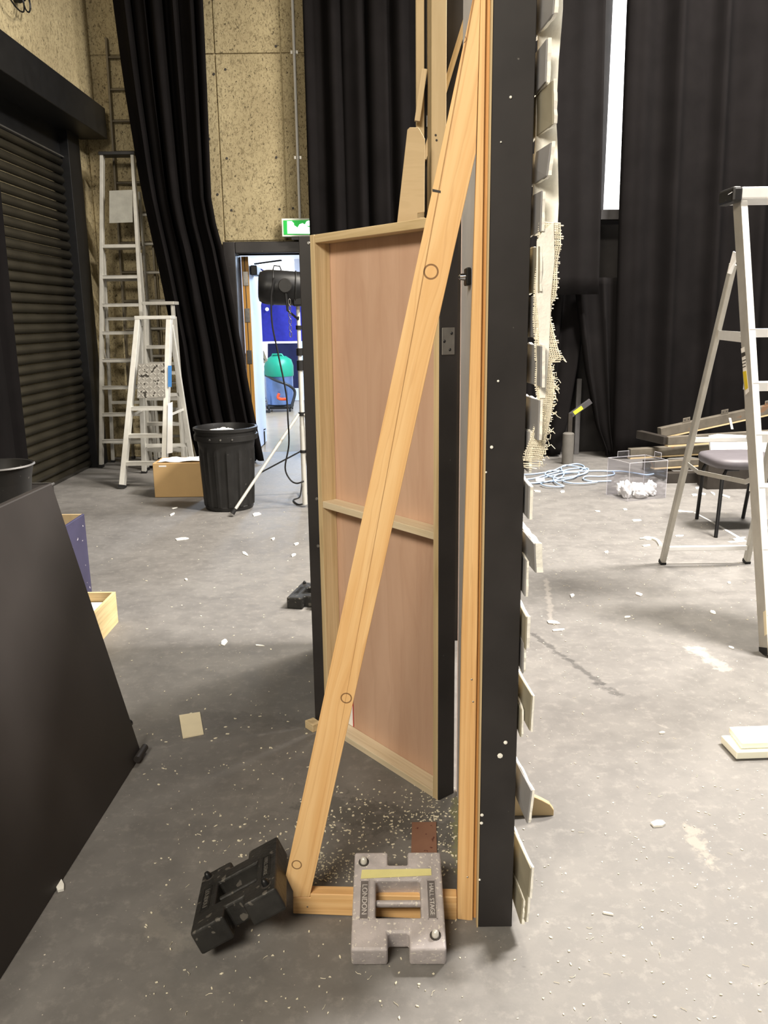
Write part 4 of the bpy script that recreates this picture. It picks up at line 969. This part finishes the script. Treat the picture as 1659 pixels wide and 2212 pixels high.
def sl_(px, name, mat, off=.0):
    # sticker wrapped on the outside of the left stile web
    P = []
    for x, y in px:
        d = ray(x, y); tq = None; z = fs(x, y).z; tt = z / R_TL.z; xx = R_FL.lerp(R_TL, tt).x - .003 - off; d = ray(x, y); P.append(CAMP + d * ((xx) / d.x))
    return MB().prism(P, (-.0012, 0, 0)).build(name, mat, LD)
sl_([(1601, 753), (1608, 749), (1618, 846), (1611, 853)], 'instruction_label', WHITEP); sl_([(1605, 803), (1612, 801), (1616, 838), (1610, 843)], 'warning_label', YEL, .0013)
sl_([(1602, 763), (1609, 760), (1610, 768), (1603, 772)], 'label_print', INKD, .0013)
for k in range(3): sl_([(1604, 779 + 7 * k), (1611, 776 + 7 * k), (1611, 778 + 7 * k), (1604, 781 + 7 * k)], 'label_print', INKD, .0013)
sl_([(1649, 1322), (1655, 1318), (1657, 1370), (1652, 1374)], 'worn_label', CREAMP)

# ================================================================== chair with grey seat
la, lb_ = fl(1505, 1121), fl(1546, 1161)
ta, tb_ = aY(1541, 1012, la.y), aY(1586, 1020, lb_.y)
chz = .47
CHR = thing('chair', 'stacking chair with a dark grey seat and black tubular legs behind the ladder', 'chair', (2.45, 5.36, 0))
sx0 = aY(1523, 992, 5.36).x
def seat(u, v):
    a = 2 * pi * u
    ca, sa = cos(a), sin(a); e = lambda c: (abs(c) ** .5) * (1 if c >= 0 else -1)
    return V(sx0 + .23 + .23 * e(ca) * (1 - .06 * abs(v - .5)), 5.36 + .23 * e(sa), 0)
s = MB(); prof = [(.80, .425), (.95, .432), (1, .45), (1, .475), (.96, .49), (.85, .497), (.0, .49)]
P = []; n = 36
for k, z in prof:
    for i in range(n):
        p = seat(i / n, .5); c = V(sx0 + .23, 5.36, 0); P.append(c + (p - c) * k + V(0, 0, z))
fc = [(j * n + i, j * n + (i + 1) % n, (j + 1) * n + (i + 1) % n, (j + 1) * n + i) for j in range(len(prof) - 1) for i in range(n)] + [tuple(range(n))[::-1]]
s.add(P, fc); s.build('seat', SEATG, CHR, smooth=50)
for (foot, top) in ((la, V(sx0 + .06, 5.52, .422)), (lb_, V(sx0 + .06, 5.20, .422))):
    k = foot.lerp(top, .88); MB().tube([foot + V(0, 0, .002), k, top + V(.02, 0, 0), top + V(.10, 0, .004)], .0125, 10).build('leg', BLACKM, CHR, smooth=60)
    f2 = V(2 * (sx0 + .23) - foot.x, foot.y, 0); t2 = V(2 * (sx0 + .23) - top.x, top.y, top.z); k2 = f2.lerp(t2, .88)
    MB().tube([f2 + V(0, 0, .002), k2, t2 - V(.02, 0, 0), t2 - V(.10, 0, -.004)], .0125, 10).build('leg', BLACKM, CHR, smooth=60)
for yy in (5.24, 5.48): MB().tube([(sx0 + .40, yy, .45), (sx0 + .47, yy, .48), (sx0 + .53, yy, .62), (sx0 + .55, yy, .86)], .0115, 8).build('back_tube', BLACKM, CHR, smooth=60)
MB().obox((sx0 + .545, 5.36, .76), (.025, 0, 0), (0, .42, 0), V(.02, 0, .24)).build('backrest', SEATG, CHR, bevel=.01)
# ================================================================== stacked steel frames
def beam(label, pa, pb, Y0, Y1, h, w_, mat, lip=True, tabs=(), end=None, name='steel_frame', zmin=None):
    A = aY(*pa, Y0); B = aY(*pb, Y1); o = thing(name, label, 'steel frame', (A + B) / 2, group='stacked steel frames')
    s = MB(); s.bar(A, B, h, w_, (0, 0, 1)); s.build('box_section', mat, o, bevel=.004)
    if lip: s = MB(); dz = V(0, 0, h / 2 + .008); s.bar(A - dz, B - dz, .014, w_ * .98, (0, 0, 1)); s.build('timber_packing', PALE, o)
    u = (B - A).normalized()
    for t in tabs:
        c = A.lerp(B, t) + V(0, -w_ / 2 + .006, h / 2 + .022); q = MB().obox(c, u * .075, (0, .006, 0), (0, 0, .045)).build('fixing_tab', mat, o, bevel=.004)
        for k in (-1, 1): MB().lathe([(.007, 0), (.007, .001)], c + u * .018 * k + V(0, -.0035, .004), 8, (0, -1, 0)).build('bolt_hole', INKD, q)
    if end:
        E = aY(*end[0], end[1]); MB().bar(A, E, h, w_, (0, 0, 1)).build('end_section', end[2], o, bevel=.004)
    return o
beam('rusty steel frame with fixing tabs lying on top of the stack', (1424, 934), (1760, 862), 7.35, 7.75, .085, .06, RUST, tabs=(.16, .40, .55, .68, .8))
beam('second steel frame down with a dark mitred end, under the tabbed frame', (1440, 952), (1700, 935), 7.0, 7.15, .07, .06, RUST, end=((1380, 938), 7.35, RUSTD))
beam('steel frame of open square tube in the middle of the stack', (1359, 978), (1700, 958), 7.15, 7.25, .075, .07, RUST)
beam('pale edged steel frame low in the stack', (1410, 1003), (1700, 985), 6.9, 7.3, .05, .06, RUST)
o = thing('steel_frame', 'dark lowest steel frame resting on the floor under the stack', 'steel frame', (3.0, 7.1, 0), group='stacked steel frames')
za = aY(1442, 1022, 6.85).z; xA = aY(1442, 1030, 6.85).x
MB().box(xA, xA + 2.3, 6.85, 6.93, za - .115, za).build('box_section', RUSTD, o, bevel=.004); MB().box(xA, xA + .08, 6.93, 7.45, za - .115, za).build('box_section', RUSTD, o, bevel=.004)
MB().box(xA, xA + 2.3, 7.46, 7.54, za - .115, za).build('box_section', RUSTD, o, bevel=.004)
for dx in (.02, .5, 1.2, 2.1):
    for yy in (6.86, 7.47): MB().box(xA + dx, xA + dx + .1, yy, yy + .06, 0, za - .115).build('bearer', PALE, o)
s = MB(); q = aY(1455 + 110, 905, 7.3); s.obox(aY(1579, 915, 7.33), V(.02, 0, .0), V(0, .01, 0), V(.03, 0, -.10)); tag(s.build('tape_strip', WHITEP), 'short strip of white tape on the tabbed steel frame', 'tape')
# white boards propped on the frames behind the chair
a, b, c, d = aY(1549, 951, 6.55), aY(1628, 949, 6.55), aY(1629, 984, 6.55), aY(1550, 984, 6.55)
a, b, c, d = aY(1549, 951, 6.6), aY(1640, 948, 6.6), fl(1644, 1056) + V(0, 0, .0), fl(1533, 1056)
wbz = aY(1549, 951, 6.6).z
wx0, wx1 = aY(1534, 1010, 6.6).x, aY(1700, 1010, 6.6).x
s = MB(); s.prism([V(wx0, 6.6, .285), V(wx1, 6.6, .285), V(wx1, 6.72, wbz), V(aY(1549, 951, 6.72).x, 6.72, wbz), V(aY(1549, 985, 6.68).x, 6.68, .44), V(wx0, 6.66, .43)], (0, .03, 0))
tag(s.build('foam_board', WHITEP), 'bright white foam board propped against the steel frames behind the chair', 'board')
tag(MB().box(wx0 - .02, wx1 + .05, 6.585, 6.80, 0, .283).build('dark_plinth', RUSTD, None, bevel=.004), 'dark low plinth under the white foam board', 'plinth')
# ================================================================== acrylic box with crumpled paper
cN, cL, cR = fl(1355, 1084), fl(1309, 1069), fl(1438, 1076); cB = cL + cR - cN
hN = aY(1355, 1001, cN.y).z
ac = thing('acrylic_box', 'clear acrylic open box on the floor beside the pale blue cable', 'box', (cN + cB) / 2)
def pane(a, b, z0=0.002, z1=hN, tabs=()):
    u = (b - a).normalized(); n = V(-u.y, u.x, 0); a = a + u * .004; b = b - u * .004
    MB().prism([a + V(0, 0, z0), b + V(0, 0, z0), b + V(0, 0, z1), a + V(0, 0, z1)], n * .004).build('pane', ACRYL, ac)
    e = MB(); e.bar(a + V(0, 0, z1 + .001), b + V(0, 0, z1 + .001), .003, .004, (0, 0, 1)); e.bar(a + V(0, 0, z0), a + V(0, 0, z1), .003, .003, (1, 0, 0)); e.build('pane_edge', ACRYE, ac)
    for t0, t1 in tabs:
        p, q = a.lerp(b, t0), a.lerp(b, t1); MB().prism([p + V(0, 0, z1), q + V(0, 0, z1), q + V(0, 0, z1 + .045), p + V(0, 0, z1 + .045)], n * .004).build('tab', ACRYL, ac)
        e = MB(); e.tube([p + V(0, 0, z1), p + V(0, 0, z1 + .045), q + V(0, 0, z1 + .045), q + V(0, 0, z1)], .0018, 4); e.build('tab_edge', ACRYE, ac)
pane(cN, cR); pane(cR, cB, tabs=((.3, .6),)); pane(cB, cL, tabs=((.45, .75),)); pane(cL, cN)
cc = (cN + cB) / 2
for k, (dx, dy, sx, sy, sz) in enumerate(((-.085, .03, .055, .05, .06), (.03, .05, .06, .055, .055), (.125, .03, .045, .05, .06), (.02, -.06, .055, .045, .045), (-.09, -.05, .04, .04, .075))):
    p = cc + V(dx, dy * 1.0, sz * .8 + .004); tag(lump(p, sx, sy, sz, 60 + k, 16, 10, .5).build('crumpled_paper', WHITEP), 'wad of bright white crumpled paper lying in the clear acrylic box', 'paper', 'paper wads in the acrylic box')
# ================================================================== pale blue cable heap
def floor_path(px, z=.008): return smooth_path([fl(x, y, z) for x, y in px], 6)
loops = [[(1122, 1025), (1150, 1024), (1190, 1018), (1215, 1008), (1245, 1002), (1262, 1008), (1250, 1018), (1210, 1024), (1180, 1030), (1165, 1038), (1190, 1040), (1230, 1034), (1262, 1022), (1270, 1012), (1240, 1012), (1210, 1018), (1180, 1026), (1150, 1034), (1128, 1036)],
         [(1125, 1044), (1150, 1045), (1180, 1042), (1205, 1036), (1218, 1026), (1212, 1012), (1225, 1006), (1262, 1014), (1268, 1022), (1240, 1030), (1205, 1034), (1178, 1026), (1190, 1018), (1230, 1020), (1290, 1018), (1320, 1020), (1326, 1026), (1300, 1030), (1268, 1030), (1260, 1036), (1280, 1041), (1320, 1040)],
         [(1168, 1048), (1178, 1052), (1200, 1054), (1218, 1053), (1205, 1048), (1196, 1040), (1200, 1030), (1220, 1024), (1250, 1024), (1240, 1034), (1216, 1040), (1230, 1046), (1260, 1047), (1290, 1044)],
         [(1310, 1022), (1340, 1022), (1370, 1026), (1395, 1030), (1412, 1028)]]
cbq = thing('coiled_cable', 'tangled heap of pale blue cable on the floor behind the brick slips', 'cable', fl(1220, 1030))
for k, l in enumerate(loops): MB().tube([p + V(0, 0, .006 * k) for p in floor_path(l)], .0065, 6).build('strand', CABB, cbq, smooth=60)
q = fl(1166, 1040, .02); MB().box(q.x - .04, q.x + .04, q.y - .02, q.y + .02, .02, .05).build('plug', WHITEP, cbq, bevel=.006)
# ================================================================== white planks
p0 = fl(1590, 1643); p1 = fl(1556, 1606)
pd = (p1 - p0); zk = .022
u = V(1, .045, 0).normalized()
def plk(a, b, z0, z1, label, chip=False):
    s = MB(); P = [a, a + u * 1.1, b + u * 1.1, b]; s.prism([V(p.x, p.y, z0) for p in P], (0, 0, z1 - z0)); return tag(s.build('plank', WHITEPL, None, bevel=.003), label, 'plank', None)
plk(p0, p1, .004, .030, 'lower wider cream white plank lying on the floor by the ladder')
a2 = fl(1601, 1618, .031); b2 = fl(1574, 1582, .031)
plk(a2, b2, .031, .052, 'upper narrower cream white plank lying on the lower plank')
tag(MB().box(p0.x + .15, p0.x + .9, p0.y + .03, p0.y + .12, 0, .0038).build('packing_strip', PALE, None), 'thin timber packing strip under the cream white planks', 'timber strip')
# ================================================================== things in the dark gap under the short drape
q = aY(1250, 818, 8.45)
gpost = MB().box(q.x - .02, q.x + .03, 8.43, 8.48, 0, q.z).build('grey_post', plain('grey_post_paint', (90, 88, 88), .5), None, bevel=.004); tag(gpost, 'grey post standing in the dark gap between the two narrow drapes', 'post')
A, B = aY(1234, 896, 8.02), aY(1276, 866, 8.02)
bar_ = thing('labelled_bar', 'dark bar with a fluorescent yellow label poking out between the narrow drapes', 'bar', (A + B) / 2)
A2 = A - (B - A) * .05
MB().bar(A2, B, .055, .03, (0, 0, 1)).build('bar', plain('dark_grey_bar', (70, 68, 70), .5), bar_, bevel=.004); MB().bar(A.lerp(B, .12) + V(0, -.017, 0), A.lerp(B, .55) + V(0, -.017, 0), .036, .002, (0, 0, 1)).build('yellow_label', YELG, bar_)
MB().bar(V(A2.x, 8.02, 0), V(A2.x, 8.02, A2.z + .02), .04, .03, (1, 0, 0)).build('upright', RUSTD, bar_)
q = aY(1226, 932, 7.95); q2 = fl(1226, 985)
tag(MB().lathe([(.055, 0), (.055, q.z - .01), (.045, q.z)], V(q.x - .01, 7.86, 0), 20).build('grey_tube', plain('grey_tube', (104, 100, 94), .7), None, smooth=40), 'short grey tube standing on the floor in front of the narrow footed drape', 'tube')
# ================================================================== litter on the floor
cd_pts = [fl(387, 1547), fl(432, 1540), fl(440, 1587), fl(395, 1596)]
tag(MB().prism([p + V(0, 0, .0005) for p in cd_pts], (0, 0, .004)).build('cream_card', CREAMP), 'square cream card tile lying alone on the left floor', 'card')
chips = [(393, 1165, 34, 7, .1), (530, 1197, 18, 8, -.5), (372, 1112, 16, 5, .5), (377, 1098, 16, 3, .2), (553, 1112, 24, 9, .1), (402, 1253, 8, 5, 0), (128, 1915, 24, 30, .3), (484, 1388, 22, 14, .9), (1195, 1346, 34, 8, -.1), (1205, 1362, 36, 6, .1), (1236, 1288, 12, 10, .3), (1375, 1125, 24, 5, .05), (1310, 1193, 10, 6, .2), (1380, 1285, 22, 7, -.3), (1355, 1335, 18, 5, .1), (1540, 1324, 16, 8, -.4), (1575, 1260, 10, 6, .1), (1420, 1782, 40, 16, .1), (1312, 1975, 30, 5, -.2), (1215, 1063, 12, 5, .1), (1508, 1055, 18, 5, .05), (1500, 1070, 18, 5, 0), (1520, 1068, 12, 6, -.3), (1540, 1067, 14, 5, -.5), (1568, 1073, 26, 6, -.3), (1468, 1158, 26, 4, .05), (1462, 1104, 30, 5, -.05), (1160, 1062, 22, 4, -.1), (1290, 1105, 14, 4, 0), (1350, 1101, 12, 4, 0), (560, 1395, 26, 3, -.1), (590, 1165, 10, 6, .4), (640, 1176, 14, 5, .3), (634, 1200, 14, 6, .4), (1080, 1632, 8, 8, 0), (1395, 1180, 22, 4, .1), (1405, 1165, 34, 5, .05), (1597, 1165, 34, 6, .2), (1430, 1585, 16, 5, .1), (1580, 1400, 18, 6, -.3)]
rc = random.Random(21)
LM = [(bc, 'the black dustbin'), (fl(502, 1116), 'the tripod foot'), (F5l, 'the small tread plate ladder'), (fl(640, 1320), 'the flat lying black weight'), (cd_pts[0], 'the cream card tile'), (fl(160, 1850), 'the big leaning board'), (fl(255, 1345), 'the cream crate'),
      (fl(1145, 1250), 'the brick clad flat'), (fl(1372, 1075), 'the acrylic box'), (fl(1430, 1218), 'the rear foot of the bright ladder'), (fl(1655, 1414), 'the front foot of the bright ladder'), (fl(1546, 1161), 'the legs of the grey chair'), (fl(1220, 1030), 'the blue cable'), (fl(1590, 1640), 'the cream white planks'), (fl(1150, 1980), 'the bottom brick slips'), (fl(1442, 1045), 'the lowest steel frame')]
def chip_label(x, y, w_, h_):
    p = fl(x, y); sh = 'long thin' if w_ > 4.2 * h_ else ('tiny' if w_ < 13 else ('broad' if h_ > 8 else 'narrow'))
    n = min(LM, key=lambda t: (V(t[0].x, t[0].y, 0) - p).length); d = (V(n[0].x, n[0].y, 0) - p).length
    return sh + ' white plaster chip lying ' + ('close to ' if d < .6 else 'away from ') + n[1]
for (x, y, w_, h_, a) in chips:
    c, s_ = cos(a), -sin(a); q = []
    for (u, v) in ((-.5, -.3), (-.1, -.55), (.42, -.45), (.55, .1), (.3, .5), (-.35, .45)):
        u *= .72; v *= .66; u += rc.uniform(-.08, .08); v += rc.uniform(-.1, .1); q.append(fl(x + u * w_ * c - v * h_ * s_, y + u * w_ * s_ + v * h_ * c) + V(0, 0, .0005))
    if y < 1500 or (x, y) != (1080, 1632):
        tag(MB().prism(q, (0, 0, rc.uniform(.003, .007))).build('plaster_chip', PLASTER), chip_label(x, y, w_, h_), 'chip', 'plaster chips on the floor')
# masking tape corner mark and strips
tp = MB()
def tline(px, w_, z=.0012):
    P = [fl(x, y, z) for x, y in px]
    for a, b in zip(P, P[1:]): tp.bar(a, b, w_, .0012, (0, 0, 0) if False else (b - a).cross(V(0, 0, 1)))
tline([(1462, 1103), (1497, 1106)], .03); tline([(1500, 1107), (1536, 1126)], .015); tline([(1536, 1126), (1608, 1168)], .022); tline([(1575, 1171), (1610, 1168)], .03)
tag(tp.build('floor_tape', WHITEP), 'worn white tape mark on the floor under the grey chair', 'tape')
s = MB(); P = floor_path([(1382, 1163), (1405, 1163), (1420, 1168), (1427, 1178)], .006); s.tube(P, .012, 6, rs=[.004] * 3 + [.012] * (len(P) - 3)); tag(s.build('tape_offcut', PLASTER), 'curled white offcut by the rear foot of the tall bright ladder', 'offcut')
# fine sawdust, crumbs and shavings: nobody could count them
db = MB(); rg = random.Random(3)
def crumb(x, y, sz):
    p = fl(x, y); n = rg.choice((3, 4, 4, 5)); a0 = rg.uniform(0, 6.28); el = rg.uniform(.5, 1.6); th = rg.uniform(0, pi); q = []
    for k in range(n):
        a = a0 + 2 * pi * k / n; u, v = cos(a) * sz * el, sin(a) * sz / el
        q.append(p + V(u * cos(th) - v * sin(th), u * sin(th) + v * cos(th), .0004))
    if n > 2: db.prism(q, (0, 0, rg.uniform(.0008, .0025)))
def clear(x, y):
    return not (x < 310 and y > 1000 + 0 and x < 110 + (y - 1045) * .345) 
def scatter(n, fx, fy, s0, s1):
    k = 0
    while k < n:
        x, y = fx(), fy()
        if clear(x, y): crumb(x, y, rg.uniform(s0, s1)); k += 1
scatter(330, lambda: rg.uniform(680, 1000), lambda: rg.triangular(1690, 1915, 1790), .0008, .0042)
scatter(190, lambda: rg.gauss(935, 40), lambda: rg.gauss(1780, 50), .0006, .003)
scatter(170, lambda: rg.triangular(660, 790, 690), lambda: rg.triangular(1830, 1915, 1895), .0006, .003)
scatter(200, lambda: rg.uniform(120, 1000), lambda: rg.uniform(1650, 2210), .001, .0034)
scatter(170, lambda: rg.uniform(1110, 1659), lambda: rg.uniform(1400, 2210), .001, .0034)
scatter(230, lambda: rg.uniform(1120, 1659), lambda: rg.triangular(1060, 1500, 1150), .0012, .0042)
scatter(150, lambda: rg.uniform(200, 690), lambda: rg.uniform(1080, 1700), .0012, .005)
scatter(80, lambda: rg.gauss(540, 80), lambda: rg.gauss(1800, 60), .001, .0045)
for k in range(60):   # thin curled shavings
    x, y = rg.uniform(1115, 1659), rg.uniform(1250, 2200)
    if k > 34: x, y = rg.uniform(330, 980), rg.uniform(1700, 2200)
    p = fl(x, y, .002); a = rg.uniform(0, 6.28); P = [p]
    for j in range(4): a += rg.uniform(-.9, .9); p = p + V(cos(a), sin(a), 0) * rg.uniform(.002, .005); P.append(p)
    db.tube(P, .0006, 3)
o = tag(db.build('floor_debris', plain('sawdust_crumbs', (232, 224, 200), .85, var=.12)), 'fine sawdust, plaster crumbs and shavings scattered over the floor', 'debris', kind='stuff')
